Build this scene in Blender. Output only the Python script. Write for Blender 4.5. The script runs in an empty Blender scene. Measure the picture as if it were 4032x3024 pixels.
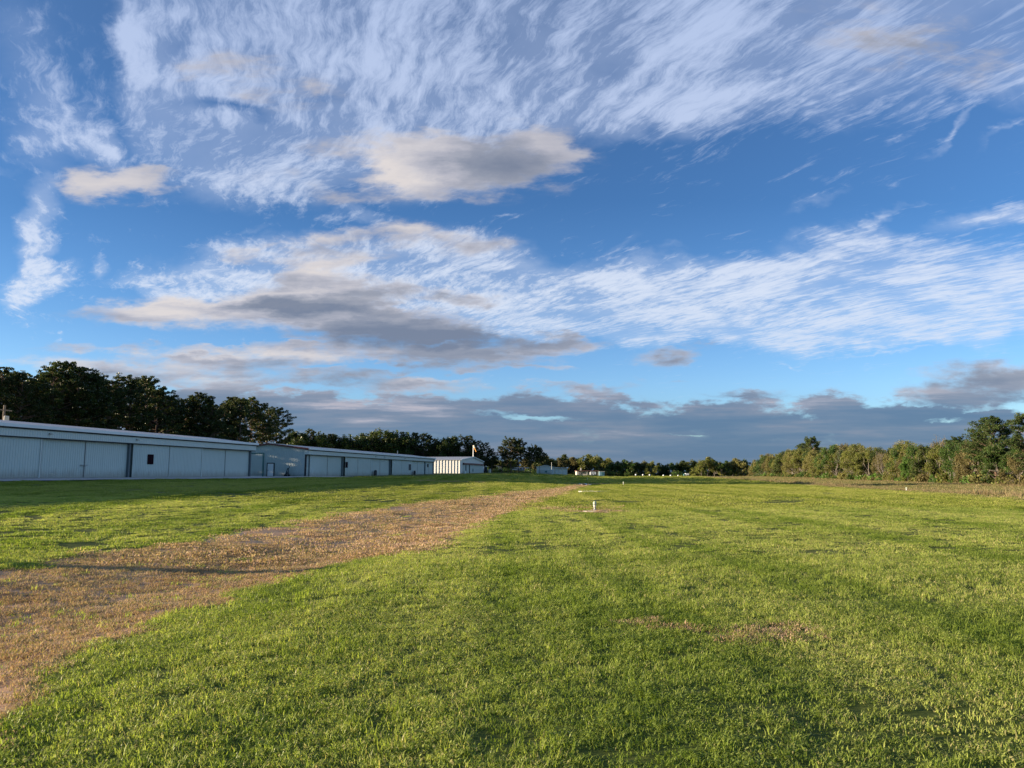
import bpy, bmesh, math, random
import numpy as np
from mathutils import Vector, Matrix, noise as mnoise

scn = bpy.context.scene
# ------------------------------------------------------------------ camera
FULLW, FULLH, FPX, HORIZON = 4032, 3024, 2912.0, 1866.0
EYE = 1.6
PITCH = math.atan((HORIZON - FULLH / 2) / FPX)
cam_d = bpy.data.cameras.new('camera')
cam_d.sensor_width = 36.0
cam_d.lens = FPX / FULLW * 36.0
cam_d.clip_start = 0.1
cam_d.clip_end = 6000
cam = bpy.data.objects.new('camera', cam_d)
scn.collection.objects.link(cam)
cam.location = (0, 0, EYE)
cam.rotation_euler = (math.pi / 2 + PITCH, 0, 0)
scn.camera = cam

# ------------------------------------------------------------------ exposure
scn.view_settings.view_transform = 'Standard'
scn.view_settings.look = 'None'
scn.view_settings.exposure = 1.25
scn.view_settings.gamma = 1.0
scn.cycles.max_bounces = 6
scn.cycles.diffuse_bounces = 3
scn.cycles.transparent_max_bounces = 12

# ------------------------------------------------------------------ sun
SUN_EL = math.radians(8.9)
SUN_TRAVEL = math.radians(7.0)          # light travels towards +X, a little towards +Y
sdir = Vector((math.cos(SUN_TRAVEL) * math.cos(SUN_EL), math.sin(SUN_TRAVEL) * math.cos(SUN_EL), -math.sin(SUN_EL)))
sun_d = bpy.data.lights.new('sun', 'SUN')
sun_d.energy = 5.0
sun_d.color = (1.0, 0.83, 0.62)
sun_d.angle = math.radians(0.45)
sun = bpy.data.objects.new('sun', sun_d)
scn.collection.objects.link(sun)
sun.rotation_euler = sdir.to_track_quat('-Z', 'Y').to_euler()
sun.location = (-60, -8, 30)

# ------------------------------------------------------------------ node helper
class NG:
    def __init__(self, tree):
        self.t = tree; self.n = tree.nodes; self.l = tree.links
    def _in(self, node, i, v):
        if v is None: return
        if isinstance(v, bpy.types.NodeSocket): self.l.new(v, node.inputs[i])
        else: node.inputs[i].default_value = v
    def m(self, op, a, b=None, c=None, clamp=False):
        x = self.n.new('ShaderNodeMath'); x.operation = op; x.use_clamp = clamp
        self._in(x, 0, a); self._in(x, 1, b); self._in(x, 2, c)
        return x.outputs[0]
    def vm(self, op, a, b=None, s=None):
        x = self.n.new('ShaderNodeVectorMath'); x.operation = op
        self._in(x, 0, a); self._in(x, 1, b)
        if s is not None: self._in(x, 3, s)
        return x.outputs[1] if op in ('LENGTH', 'DOT_PRODUCT') else x.outputs[0]
    def xyz(self, x=0., y=0., z=0.):
        c = self.n.new('ShaderNodeCombineXYZ')
        for i, v in enumerate((x, y, z)): self._in(c, i, v)
        return c.outputs[0]
    def sep(self, v):
        s = self.n.new('ShaderNodeSeparateXYZ'); self._in(s, 0, v); return s.outputs
    def smooth(self, v, lo, hi, a=0., b=1., kind='SMOOTHSTEP'):
        r = self.n.new('ShaderNodeMapRange'); r.interpolation_type = kind; r.clamp = True
        for i, q in enumerate((v, lo, hi, a, b)): self._in(r, i, q)
        return r.outputs[0]
    def noise(self, vec, scale=1., detail=4., rough=.5, lac=2., dist=0., dim='3D', color=False):
        x = self.n.new('ShaderNodeTexNoise'); x.noise_dimensions = dim
        self.l.new(vec, x.inputs['Vector'])
        x.inputs['Scale'].default_value = scale; x.inputs['Detail'].default_value = detail
        x.inputs['Roughness'].default_value = rough; x.inputs['Lacunarity'].default_value = lac
        x.inputs['Distortion'].default_value = dist
        return x.outputs['Color' if color else 'Fac']
    def mapping(self, vec, loc=(0, 0, 0), rot=0., scale=(1, 1, 1), kind='POINT'):
        x = self.n.new('ShaderNodeMapping'); x.vector_type = kind
        self.l.new(vec, x.inputs[0]); x.inputs[1].default_value = loc
        x.inputs[2].default_value = (0, 0, rot); x.inputs[3].default_value = scale
        return x.outputs[0]
    def mix(self, f, a, b, mode='MIX'):
        x = self.n.new('ShaderNodeMix'); x.data_type = 'RGBA'; x.blend_type = mode
        self._in(x, 0, f)
        for i, v in ((6, a), (7, b)):
            if isinstance(v, (tuple, list)): v = tuple(v) + (1.,) * (4 - len(v))
            self._in(x, i, v)
        return x.outputs[2]
    def ramp(self, f, stops, interp='LINEAR'):
        x = self.n.new('ShaderNodeValToRGB'); x.color_ramp.interpolation = interp
        e = x.color_ramp.elements
        while len(e) < len(stops): e.new(0.5)
        for k, (p, c) in enumerate(stops):
            e[k].position = p
        for k, (p, c) in enumerate(stops):
            e[k].color = tuple(c) + (1.,) if len(c) == 3 else c
        self._in(x, 0, f); return x.outputs[0]
    def curve(self, f, pts):
        x = self.n.new('ShaderNodeFloatCurve'); cu = x.mapping.curves[0]
        x.mapping.extend = 'HORIZONTAL'
        x.mapping.clip_min_x = 0; x.mapping.clip_max_x = 1
        while len(cu.points) < len(pts): cu.points.new(.5, .5)
        for k, p in enumerate(pts): cu.points[k].location = p
        x.mapping.update()
        self._in(x, 1, f); return x.outputs[0]
    def blobs(self, vec, lst, start=0., kind='SPHERICAL'):
        out = start
        for (cx, cy, rx, ry, ang, inten) in lst:
            u, v = px_uv(cx, cy)
            mp = self.mapping(vec, (u, v, 0), math.radians(ang), (rx * PXU, ry * PXU, 1), 'TEXTURE')
            g = self.n.new('ShaderNodeTexGradient'); g.gradient_type = kind
            self.l.new(mp, g.inputs[0])
            out = self.m('MULTIPLY_ADD', g.outputs['Fac'], inten, out)
        return out

def srgb(r, g, b):
    f = lambda c: (c / 255 / 12.92) if c <= 10 else ((c / 255 + .055) / 1.055) ** 2.4
    return (f(r), f(g), f(b))

# ------------------------------------------------------------------ sky
# directions: u = dx/dy, v = dz/dy (world axes). px_uv reads a place in the photo (2212 px wide view) as such a direction.
PXU = 1.8228 / FPX
def px_ray(X, Y):
    xc = (X - FULLW / 2) / FPX; yc = (FULLH / 2 - Y) / FPX
    return xc, math.cos(PITCH) - yc * math.sin(PITCH), math.sin(PITCH) + yc * math.cos(PITCH)
def px_uv(x, y):
    a, b, c = px_ray(x * 1.8228, y * 1.8228)
    return a / b, c / b

def build_world():
    w = bpy.data.worlds.new('World'); scn.world = w; w.use_nodes = True
    g = NG(w.node_tree); w.node_tree.nodes.clear()
    tc = w.node_tree.nodes.new('ShaderNodeTexCoord')
    d = tc.outputs['Generated']
    dx, dy, dz = g.sep(d)
    dyc = g.m('MAXIMUM', dy, 0.06)
    u = g.m('DIVIDE', dx, dyc); v = g.m('DIVIDE', dz, dyc)
    dzc = g.m('MAXIMUM', dz, 0.015)
    P = g.xyz(g.m('DIVIDE', dx, dzc), g.m('DIVIDE', dy, dzc), 0.)      # the flat cloud layer seen from below
    uv = g.xyz(u, v, 0.)
    un = g.m('MULTIPLY_ADD', u, 0.5, 0.5)                                # 0..1 for the curves
    def edge(pts):                                                       # cloud edge as v(u), from photo points
        q = []
        for (x, y) in pts:
            a, b = px_uv(x, y); q.append((a * .5 + .5, b))
        return g.curve(un, q)
    # --- clear sky
    sky = w.node_tree.nodes.new('ShaderNodeTexSky'); sky.sky_type = 'NISHITA'; sky.sun_disc = False
    sky.sun_elevation = SUN_EL
    sky.sun_rotation = math.atan2(-sdir.x, -sdir.y)
    sky.air_density = 1.0; sky.dust_density = 0.6; sky.ozone_density = 2.0
    tint = g.ramp(g.smooth(v, 0., 1.0, kind='LINEAR'), SKY_TINT)
    base = g.mix(1., sky.outputs[0], tint, 'MULTIPLY')
    # --- cirrus: fibres run along azimuth -28 deg on the layer
    az = math.radians(28)
    warp = g.noise(P, .5, 1, .5, color=True)
    warp = g.vm('SCALE', g.vm('SUBTRACT', warp, (.5, .5, .5)), s=.7)
    warp2 = g.noise(P, 2.6, 3, .6, color=True)
    warp = g.vm('ADD', warp, g.vm('SCALE', g.vm('SUBTRACT', warp2, (.5, .5, .5)), s=.16))
    Pw = g.vm('ADD', P, warp)
    Pr = g.mapping(Pw, rot=-az)                                         # fibre axis becomes Y
    fine = g.noise(g.mapping(Pr, scale=(17, 4.2, 1)), 1.5, 7, .72, dist=.05)
    mid = g.noise(g.mapping(Pr, scale=(5.6, 2.1, 1)), 1.3, 6, .62, dist=.12)
    fluff = g.noise(g.mapping(Pw, loc=(7, 3, 0)), 2.3, 8, .62, dist=.1)
    tex = g.m('MULTIPLY_ADD', fine, .42, g.m('MULTIPLY_ADD', mid, .31, g.m('MULTIPLY', fluff, .27)))
    wuv = g.vm('SCALE', g.vm('SUBTRACT', g.noise(g.mapping(uv, scale=(1, 1.5, 1)), 5, 5, .6, color=True), (.5, .5, .5)), s=.16)
    uvw = g.vm('ADD', uv, wuv)
    uw, vw, _ = g.sep(uvw)
    low1 = edge([(0, 20), (190, 60), (225, 290), (300, 385), (420, 425), (600, 455), (820, 445), (1010, 410), (1270, 345), (1420, 320), (1600, 290), (1800, 262), (2000, 250), (2212, 275), (2400, 300)])
    m1 = g.smooth(g.m('SUBTRACT', vw, low1), -.02, .07)
    left1 = g.smooth(g.m('MULTIPLY_ADD', g.m('SUBTRACT', vw, .55), .12, uw), px_uv(205, 150)[0], px_uv(285, 150)[0])
    m1 = g.m('MULTIPLY', m1, left1)
    m1 = g.blobs(uvw, [(500, 222, 150, 34, 0, -.75), (375, 95, 60, 60, -40, -.4), (300, 185, 30, 110, 0, .25), (285, 90, 45, 120, 8, .5),
                       (1330, 140, 120, 70, 30, -.25), (700, 190, 60, 30, 0, -.3), (1700, 160, 160, 80, 20, -.22), (1420, 255, 330, 62, 16, .5), (820, 230, 260, 90, 20, .2),
                       (1950, 60, 260, 80, 15, .12), (760, 60, 350, 100, 0, .16), (640, 330, 300, 90, 0, .18), (1480, 60, 200, 60, 10, .2)], m1)
    m2t = edge([(0, 640), (220, 590), (330, 545), (600, 512), (860, 495), (1100, 540), (1230, 558), (1350, 552), (1460, 540), (1590, 530), (1800, 498), (1900, 505), (1960, 535), (2110, 545), (2212, 555), (2400, 570)])
    m2b = edge([(0, 600), (220, 610), (300, 640), (600, 690), (900, 700), (1100, 735), (1350, 742), (1500, 756), (1730, 762), (2000, 765), (2212, 770), (2400, 775)])
    m2 = g.m('MULTIPLY', g.smooth(g.m('SUBTRACT', m2t, vw), -.025, .03), g.smooth(g.m('SUBTRACT', vw, m2b), -.012, .022))
    m2 = g.blobs(uvw, [(1660, 575, 300, 45, 10, .45), (1250, 620, 260, 60, 0, .3), (1900, 480, 130, 16, 22, .75), (1990, 442, 60, 10, 15, .3), (2150, 480, 190, 48, 12, 1.2), (2080, 270, 170, 20, 28, .9), (1930, 262, 110, 14, 30, .7), (2180, 300, 120, 18, 26, .7),
                       (1760, 435, 110, 24, 24, .55), (1600, 600, 60, 30, -20, -.3), (1560, 690, 500, 50, 0, .15), (1420, 660, 300, 16, 3, -.2), (2050, 600, 100, 50, 0, -.1),
                       (1310, 530, 120, 22, 25, .4), (1470, 515, 60, 14, 10, .35), (2130, 690, 150, 60, 0, .2), (1900, 777, 160, 9, 0, .7), (1700, 777, 60, 6, 0, .6), (1880, 805, 40, 6, 0, .6),
                       (400, 600, 150, 50, 0, -.25)], m2)
    m3 = g.blobs(uvw, [(72, 500, 60, 120, -4, 1.6), (82, 592, 130, 55, 27, 1.9), (40, 640, 70, 24, 0, .5), (226, 548, 32, 40, 0, 1.0), (60, 660, 150, 20, -12, .35),
                       (150, 250, 170, 100, -58, .85), (60, 230, 150, 110, -58, .6), (40, 90, 150, 140, -50, .6), (75, 330, 110, 70, -30, .85), (215, 330, 150, 70, -35, 1.1), (100, 410, 130, 60, 0, .35),
                       (0, 370, 60, 12, -20, .5), (790, 458, 130, 26, 0, .7), (160, 712, 16, 12, 0, .8), (560, 440, 130, 22, 0, .4), (1085, 466, 80, 11, 3, .45), (360, 560, 130, 30, 5, .4), (480, 545, 160, 30, 12, .45), (540, 497, 120, 18, 14, .5)], 0.)
    puff = g.noise(g.mapping(uv, loc=(4, 2, 0), rot=-.22, scale=(1, 3.2, 1)), 6.5, 4, .55)
    m2 = g.m('MULTIPLY', m2, g.smooth(puff, .34, .62, .66, 1.22))
    puff1 = g.noise(g.mapping(uv, loc=(1, 7, 0), scale=(1, 1.3, 1)), 3.4, 4, .6)
    m1 = g.m('MULTIPLY', m1, g.smooth(puff1, .32, .62, .70, 1.12))
    mc = g.m('MINIMUM', g.m('MAXIMUM', g.m('MAXIMUM', m1, m2), m3), 1.25)
    cd = g.m('MULTIPLY_ADD', g.m('SUBTRACT', tex, .5), 6.0, g.m('MULTIPLY_ADD', mc, 1.15, -.68))
    cd = g.smooth(cd, -.45, 1.15)
    # soft veil under the fibres
    veil = g.m('MULTIPLY', g.smooth(mc, .1, 1.1), .36)
    cop = g.m('MULTIPLY', g.m('MAXIMUM', cd, veil), .86)
    ccol = g.ramp(g.smooth(v, 0., 1.0, kind='LINEAR'), [(0., srgb(200, 215, 238)), (.25, srgb(226, 235, 251)), (.5, srgb(200, 215, 245)), (.8, srgb(184, 203, 240))])
    # --- cumulus and stratus
    nb = g.noise(g.mapping(uv, scale=(1, 2.7, 1)), 11, 8, .6, dist=.1)
    nb2 = g.noise(g.mapping(uv, loc=(3, 1, 0), scale=(1, 7, 1)), 5.0, 6, .6)
    w3 = g.vm('MULTIPLY', g.vm('SUBTRACT', g.noise(g.mapping(uv, scale=(1, 2.5, 1)), 11, 5, .6, color=True), (.5, .5, .5)), (.13, .05, 0))
    uvc = g.vm('ADD', uv, w3)
    F = g.blobs(uvc, [
        (850, 330, 220, 80, -8, .7), (985, 352, 230, 95, 0, .95), (1080, 360, 230, 95, 0, .8), (1190, 320, 150, 75, -25, .6), (900, 385, 160, 50, -12, .5), (960, 300, 70, 36, 0, .5), (1130, 292, 90, 34, 0, .4),
        (730, 325, 110, 48, 0, .38), (800, 420, 200, 34, 0, .5), (640, 385, 160, 36, 0, .3),
        (255, 395, 185, 50, 0, .85), (200, 412, 100, 46, 0, .6), (320, 385, 90, 34, 8, .4), (610, 195, 160, 66, 0, .62), (480, 150, 160, 60, 0, .3), (480, 150, 140, 60, 0, .25), (1970, 95, 330, 120, -12, .5),
        (690, 520, 270, 32, 9, .8), (880, 505, 150, 30, 0, .6), (1030, 522, 120, 40, 0, .65), (780, 545, 340, 30, 0, .4),
        (690, 590, 130, 62, 0, 1.0), (700, 625, 220, 66, 0, .8), (560, 660, 330, 46, 3, .8), (330, 668, 240, 30, 3, .8), (300, 692, 230, 24, 0, .5), (720, 690, 360, 86, -4, 1.0),
        (880, 712, 260, 66, -8, .9), (1080, 730, 260, 30, -6, .8), (1200, 745, 150, 20, 0, .7), (950, 642, 190, 26, -2, 1.0), (640, 765, 420, 38, 0, .9), (1010, 775, 250, 42, 0, 1.0),
        (430, 795, 360, 34, 0, .8), (740, 810, 240, 30, 0, .8), (930, 828, 150, 22, 0, .9), (250, 755, 260, 14, 0, .6), (60, 780, 190, 22, 0, .6), (250, 820, 300, 40, 0, .6),
        (560, 828, 260, 16, 0, .7), (1130, 800, 140, 10, 0, .7), (1210, 830, 120, 9, 0, .6), (400, 770, 120, 10, 0, .6), (1120, 762, 170, 10, 0, .5), (830, 788, 90, 13, 0, -.9), (700, 786, 80, 7, 0, -.6), (610, 746, 120, 6, 0, -.6), (960, 740, 120, 6, 0, -.35), (520, 738, 150, 13, 0, -.7), (860, 660, 130, 14, 0, -.4), (960, 808, 90, 10, 0, -.5), (470, 795, 60, 8, 0, -.3),
        (2180, 820, 320, 58, 4, 1.3), (2100, 862, 250, 36, 0, .8), (1450, 768, 95, 24, 6, .9), (1436, 820, 70, 11, 0, .75), (1605, 850, 130, 13, 0, .8), (1540, 742, 50, 11, 0, .7), (1270, 838, 140, 16, 0, .8)], 0.)
    bank = edge([(0, 815), (200, 815), (350, 822), (560, 838), (750, 838), (1000, 850), (1110, 838), (1250, 842), (1380, 866), (1500, 864), (1640, 856), (1830, 850), (1960, 856), (2050, 868), (2212, 880), (2400, 885)])
    _, vc, _z = g.sep(uvc)
    bm = g.smooth(g.m('MULTIPLY_ADD', g.m('SUBTRACT', nb, .5), .07, g.m('SUBTRACT', bank, vc)), -.008, .02)
    bm = g.blobs(uvc, [(1150, 902, 150, 9, 0, -1.5), (1030, 895, 70, 8, 0, -.7), (2020, 866, 60, 10, 8, -1.1), (2150, 882, 90, 7, 0, -1.3), (2040, 900, 110, 8, 0, -.9), (1466, 944, 60, 4, 0, -.8), (1300, 880, 70, 4, 0, -.4)], g.m('MULTIPLY', bm, 1.25))
    F2 = g.m('MAXIMUM', g.m('MULTIPLY', F, 1.0), bm)
    kd = g.m('MULTIPLY_ADD', g.m('MULTIPLY', g.m('SUBTRACT', nb, .5), g.smooth(F2, 0., .3)), 2.8, F2)
    kop = g.smooth(kd, .0, 1.02)
    # light and dark of the low clouds: thin rims catch the sun, thick bodies are grey
    lit = g.blobs(uvc, [(840, 345, 190, 80, 0, .9), (890, 385, 200, 50, 0, .7), (1170, 310, 130, 45, -25, .5), (960, 295, 90, 36, 0, .6), (230, 400, 200, 60, 0, .9), (690, 583, 150, 46, 0, 1.0), (560, 640, 260, 18, 2, .7), (300, 655, 200, 22, 0, .6), (560, 705, 240, 12, 0, .6), (380, 655, 200, 34, 0, .8), (640, 515, 240, 34, 8, .8),
                        (880, 498, 120, 20, 0, .6), (330, 690, 260, 40, 0, .5), (600, 640, 240, 30, 0, .35), (560, 735, 200, 16, 0, .4), (640, 790, 200, 14, 0, .3), (690, 625, 170, 18, 0, .5), (450, 680, 260, 16, 0, .5), (780, 690, 200, 12, 0, .4), (560, 765, 260, 12, 0, .5), (500, 810, 200, 10, 0, .35), (1000, 757, 160, 9, 0, .4), (920, 818, 100, 8, 0, .5), (1020, 505, 90, 20, 0, .6), (960, 632, 140, 8, 0, .4), (380, 755, 260, 22, 0, .5), (60, 790, 200, 30, 0, .4), (300, 790, 260, 20, 0, .35)], 0.)
    dark = g.blobs(uvc, [(1020, 375, 190, 60, 0, .45), (1110, 350, 150, 60, 0, .35), (860, 715, 300, 55, -8, .8), (620, 672, 240, 18, 0, .5), (700, 735, 280, 16, 0, .4), (1080, 735, 260, 36, 0, .6), (640, 665, 260, 24, 0, .4), (960, 648, 130, 20, 0, .4), (780, 800, 360, 40, 0, .35),
                         (2150, 830, 260, 50, 0, .45), (1450, 770, 100, 24, 0, .5), (1600, 850, 150, 16, 0, .5), (1970, 90, 300, 120, 0, .3)], 0.)
    sh = g.m('MULTIPLY_ADD', g.m('SUBTRACT', nb2, .5), g.smooth(v, .22, .36, 2.6, .9), g.m('ADD', g.m('SUBTRACT', lit, dark), g.smooth(kd, .2, 1.3, .42, -.1)))
    sh = g.m('MULTIPLY_ADD', g.m('SUBTRACT', nb, .5), 1.0, sh)
    kcol = g.ramp(g.smooth(sh, -.7, 1.0, kind='LINEAR'), [(0., srgb(122, 132, 153)), (.35, srgb(152, 157, 172)), (.6, srgb(184, 184, 195)), (.8, srgb(210, 206, 210)), (1., srgb(228, 220, 217))])
    stre = g.noise(g.mapping(uv, loc=(1, 5, 0), scale=(1, 11, 1)), 4.2, 6, .6)
    bt = g.m('MULTIPLY_ADD', g.m('SUBTRACT', stre, .5), 2.9, g.smooth(v, 0., .125, .12, .62, 'LINEAR'))
    bt = g.blobs(uvc, [(1000, 870, 300, 30, 0, .35), (1500, 885, 250, 14, 0, .3), (700, 860, 300, 20, 0, .25), (1650, 872, 300, 12, 0, .2), (1560, 925, 300, 30, 0, -.25), (1250, 850, 120, 14, 0, .25)], bt)
    bcol = g.ramp(bt, [(0., srgb(93, 122, 156)), (.35, srgb(107, 130, 160)), (.65, srgb(127, 140, 164)), (.85, srgb(157, 162, 181)), (1., srgb(186, 182, 194))])
    kcol = g.mix(g.smooth(v, .085, .135, 1., 0.), kcol, bcol)
    # --- put together (cloud colours are display values over K; K x strength x 2^exposure = 1)
    K = 8.41
    base = g.mix(1., base, (.841, .841, .841), 'MULTIPLY')
    c1 = g.mix(cop, base, g.mix(1., ccol, (K, K, K), 'MULTIPLY'))
    c2 = g.mix(g.m('MULTIPLY', kop, .93), c1, g.mix(1., kcol, (K, K, K), 'MULTIPLY'))
    bg = w.node_tree.nodes.new('ShaderNodeBackground'); bg.inputs[1].default_value = 0.05
    front = g.smooth(dy, 0., .1)
    g.l.new(g.mix(front, base, c2), bg.inputs[0])
    out = w.node_tree.nodes.new('ShaderNodeOutputWorld'); g.l.new(bg.outputs[0], out.inputs[0])
    w.cycles.sampling_method = 'MANUAL'; w.cycles.sample_map_resolution = 512

SKY_TINT = [(0., (1.4, 1.95, 3.0)), (.12, (1.4, 1.93, 2.9)), (.22, (1.05, 1.6, 2.45)), (.38, (.77, 1.29, 2.03)), (.68, (.95, 1.36, 1.98)), (1., (1., 1.4, 2.))]
build_world()

# ------------------------------------------------------------------ frame of the airfield
# s runs across the runway (to the right), t along it; both lie on the ground, turned ALPHA from the camera's axis
ALPHA = math.radians(9.44)
CA, SA = math.cos(ALPHA), math.sin(ALPHA)
def W(s, t, z=0.): return Vector((s * CA + t * SA, -s * SA + t * CA, z))
def ST(x, y): return x * CA - y * SA, x * SA + y * CA
rng = np.random.default_rng(11)

def sm(x, a, b):
    q = np.clip((np.asarray(x, float) - a) / (b - a), 0, 1); return q * q * (3 - 2 * q)
PS = [-900, -300, -140, -66, -56, -48, -36, -26, -21.5, -16, -12, -10, 0, 18, 24, 27.5, 31, 36, 46, 58, 80, 300, 900]
PZ = [3.0, 2.0, 1.5, 1.17, 1.15, 1.03, .80, .56, .45, .22, .06, .0, .0, -.02, -.10, -.16, -.5, -.42, -.3, -.3, -.2, .3, 1.0]
def ground_z(s, t):
    s = np.asarray(s, float); t = np.asarray(t, float)
    z = np.interp(s, PS, PZ)
    z = z - .15 * (1 - sm(np.abs(s + 6.9), .3, 3.6)) * (1 - sm(t, 118, 131))
    far = sm(t, 120, 330)
    z = z + far * np.interp(s, [-120, -62, -33, -22, 0, 60], [1.3, 1.2, .6, .25, .42, .5])
    z = z + sm(t, 330, 900) * .5
    return z
def ray_ground(X, Y, it=14):                    # photo pixel (4032 px wide) -> (s, t, z) on the ground
    a, b, c = px_ray(X, Y)
    z = 0.
    for _ in range(it):
        k = (z - EYE) / c
        k = min(max(k, 0.1), 900) if k > 0 else 900
        s, t = ST(a * k, b * k); z = .5 * z + .5 * float(ground_z(s, t))
    return s, t, z
def at_px(X, D, dz=0.):                          # photo column X at depth D -> (s, t, ground z)
    s, t = ST((X - FULLW / 2) / FPX * D, D)
    return s, t, float(ground_z(s, t)) + dz
def t_of(X, s):                                  # where the line at s = const crosses photo column X
    return -s / math.tan(ALPHA - math.atan((X - FULLW / 2) / FPX)) if s < 0 else s / math.tan(math.atan((X - FULLW / 2) / FPX) - ALPHA)

# edges of the bare strip in the ditch, read from the photo
LR = [(-160, 2930), (0, 2811), (90, 2765), (120, 2668), (228, 2593), (292, 2538), (437, 2520), (556, 2492), (602, 2447), (638, 2410), (790, 2384), (866, 2362), (884, 2328), (1140, 2292), (1185, 2260), (1313, 2237), (1495, 2191), (1700, 2160), (1760, 2146), (1778, 2110), (1823, 2082), (1920, 2045), (2016, 2012), (2150, 1966), (2290, 1916)]
LL = [(-160, 2252), (0, 2246), (128, 2240), (180, 2205), (365, 2172), (510, 2164), (684, 2146), (775, 2137), (802, 2114), (966, 2087), (1140, 2064), (1276, 2037), (1367, 2023), (1550, 1991), (1720, 1975), (1900, 1955), (2040, 1938), (2200, 1921), (2270, 1906)]
RR = [ray_ground(*p) for p in LR]; LLs = [ray_ground(*p) for p in LL]
tR = np.array([-30] + [p[1] for p in RR]); sR = np.array([RR[0][0]] + [p[0] for p in RR])
tL = np.array([-30] + [p[1] for p in LLs]); sL = np.array([LLs[0][0]] + [p[0] for p in LLs])
o = np.argsort(tR); tR, sR = tR[o], sR[o]
o = np.argsort(tL); tL, sL = tL[o], sL[o]
PAD = ray_ground(2342, 2012); PAD2 = ray_ground(2340, 1934)
BARE = [(ray_ground(2285, 2000), 1.7, .8), (PAD, 1.0, .7), (ray_ground(2880, 2500), .30, .12), (ray_ground(2320, 1905), 5.0, 4.), (ray_ground(1760, 1896), 4.5, 2.)]
def dirt_of(s, t):                               # metres inside the bare ground (negative outside)
    d = np.minimum(s - np.interp(t, tL, sL), np.interp(t, tR, sR) - s)
    d = np.where(t > 124, -5 - 0 * s, d)
    for (p, a, b) in BARE:
        q = 1 - np.hypot((s - p[0]) / a, (t - p[1]) / b)
        d = np.maximum(d, q * b * .7)
    return d

def vnoise(x, y, seed=0):                        # cheap value noise, numpy
    xi = np.floor(x).astype(np.int64); yi = np.floor(y).astype(np.int64)
    fx = x - xi; fy = y - yi; fx = fx * fx * (3 - 2 * fx); fy = fy * fy * (3 - 2 * fy)
    def h(a, b):
        n = (a * 374761393 + b * 668265263 + seed * 974634777) & 0x7fffffff
        n = ((n ^ (n >> 13)) * 1274126177) & 0x7fffffff
        return ((n ^ (n >> 16)) & 0xffff) / 65535.
    return (h(xi, yi) * (1 - fx) + h(xi + 1, yi) * fx) * (1 - fy) + (h(xi, yi + 1) * (1 - fx) + h(xi + 1, yi + 1) * fx) * fy
def relief(s, t):
    near = 1 - sm(t, 60, 200)
    lump = (vnoise(s * .55, t * .55, 1) - .5) * .035 + (vnoise(s * 1.7, t * 1.7, 2) - .5) * .018 + (vnoise(s * 4.5, t * 4.5, 5) - .5) * .008
    swell = (vnoise(s * .09, t * .06, 3) - .5) * .10
    ditch = np.exp(-((s + 8.3) / 2.2) ** 2) * ((vnoise(s * .9, t * .35, 4) - .5) * .03 + (vnoise(s * 2.5, t * 1.2, 6) - .5) * .01) * (t < 140)
    return (lump + ditch) * near + swell * (1 - sm(t, 200, 500)) * sm(np.hypot(s, t), 3, 25)

# ------------------------------------------------------------------ mesh helpers
C = scn.collection
def new_mesh(name, V, F, mats=(), mi=None, smooth=False, attrs=None):
    me = bpy.data.meshes.new(name)
    V = np.asarray(V, np.float32)
    if isinstance(F, np.ndarray) and F.ndim == 2:
        n, k = F.shape
        me.vertices.add(len(V)); me.vertices.foreach_set('co', V.ravel())
        me.loops.add(n * k); me.loops.foreach_set('vertex_index', F.astype(np.int32).ravel())
        me.polygons.add(n); me.polygons.foreach_set('loop_start', np.arange(0, n * k, k, dtype=np.int32))
        me.polygons.foreach_set('loop_total', np.full(n, k, np.int32))
    else:
        me.from_pydata([tuple(v) for v in V], [], [tuple(f) for f in F])
    for m in mats: me.materials.append(m)
    if mi is not None: me.polygons.foreach_set('material_index', np.asarray(mi, np.int32))
    me.polygons.foreach_set('use_smooth', np.full(len(me.polygons), smooth))
    for k, a in (attrs or {}).items():
        at = me.attributes.new(k, 'FLOAT', 'POINT'); at.data.foreach_set('value', np.asarray(a, np.float32))
    me.update(); me.validate()
    return me
def link(name, me, parent=None, loc=None, rotz=None):
    ob = bpy.data.objects.new(name, me); C.objects.link(ob)
    if parent is not None: ob.parent = parent
    if loc is not None: ob.location = loc
    if rotz is not None: ob.rotation_euler = (0, 0, rotz)
    return ob
def tag(ob, label=None, cat=None, group=None, kind=None):
    if label: ob['label'] = label
    if cat: ob['category'] = cat
    if group: ob['group'] = group
    if kind: ob['kind'] = kind
    return ob
def thing(name, label, cat, s, t, z, group=None, rot=0.):
    e = bpy.data.objects.new(name, None); C.objects.link(e); e.empty_display_size = .5
    e.location = W(s, t, z); e.rotation_euler = (0, 0, -ALPHA + rot)
    return tag(e, label, cat, group)

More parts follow.
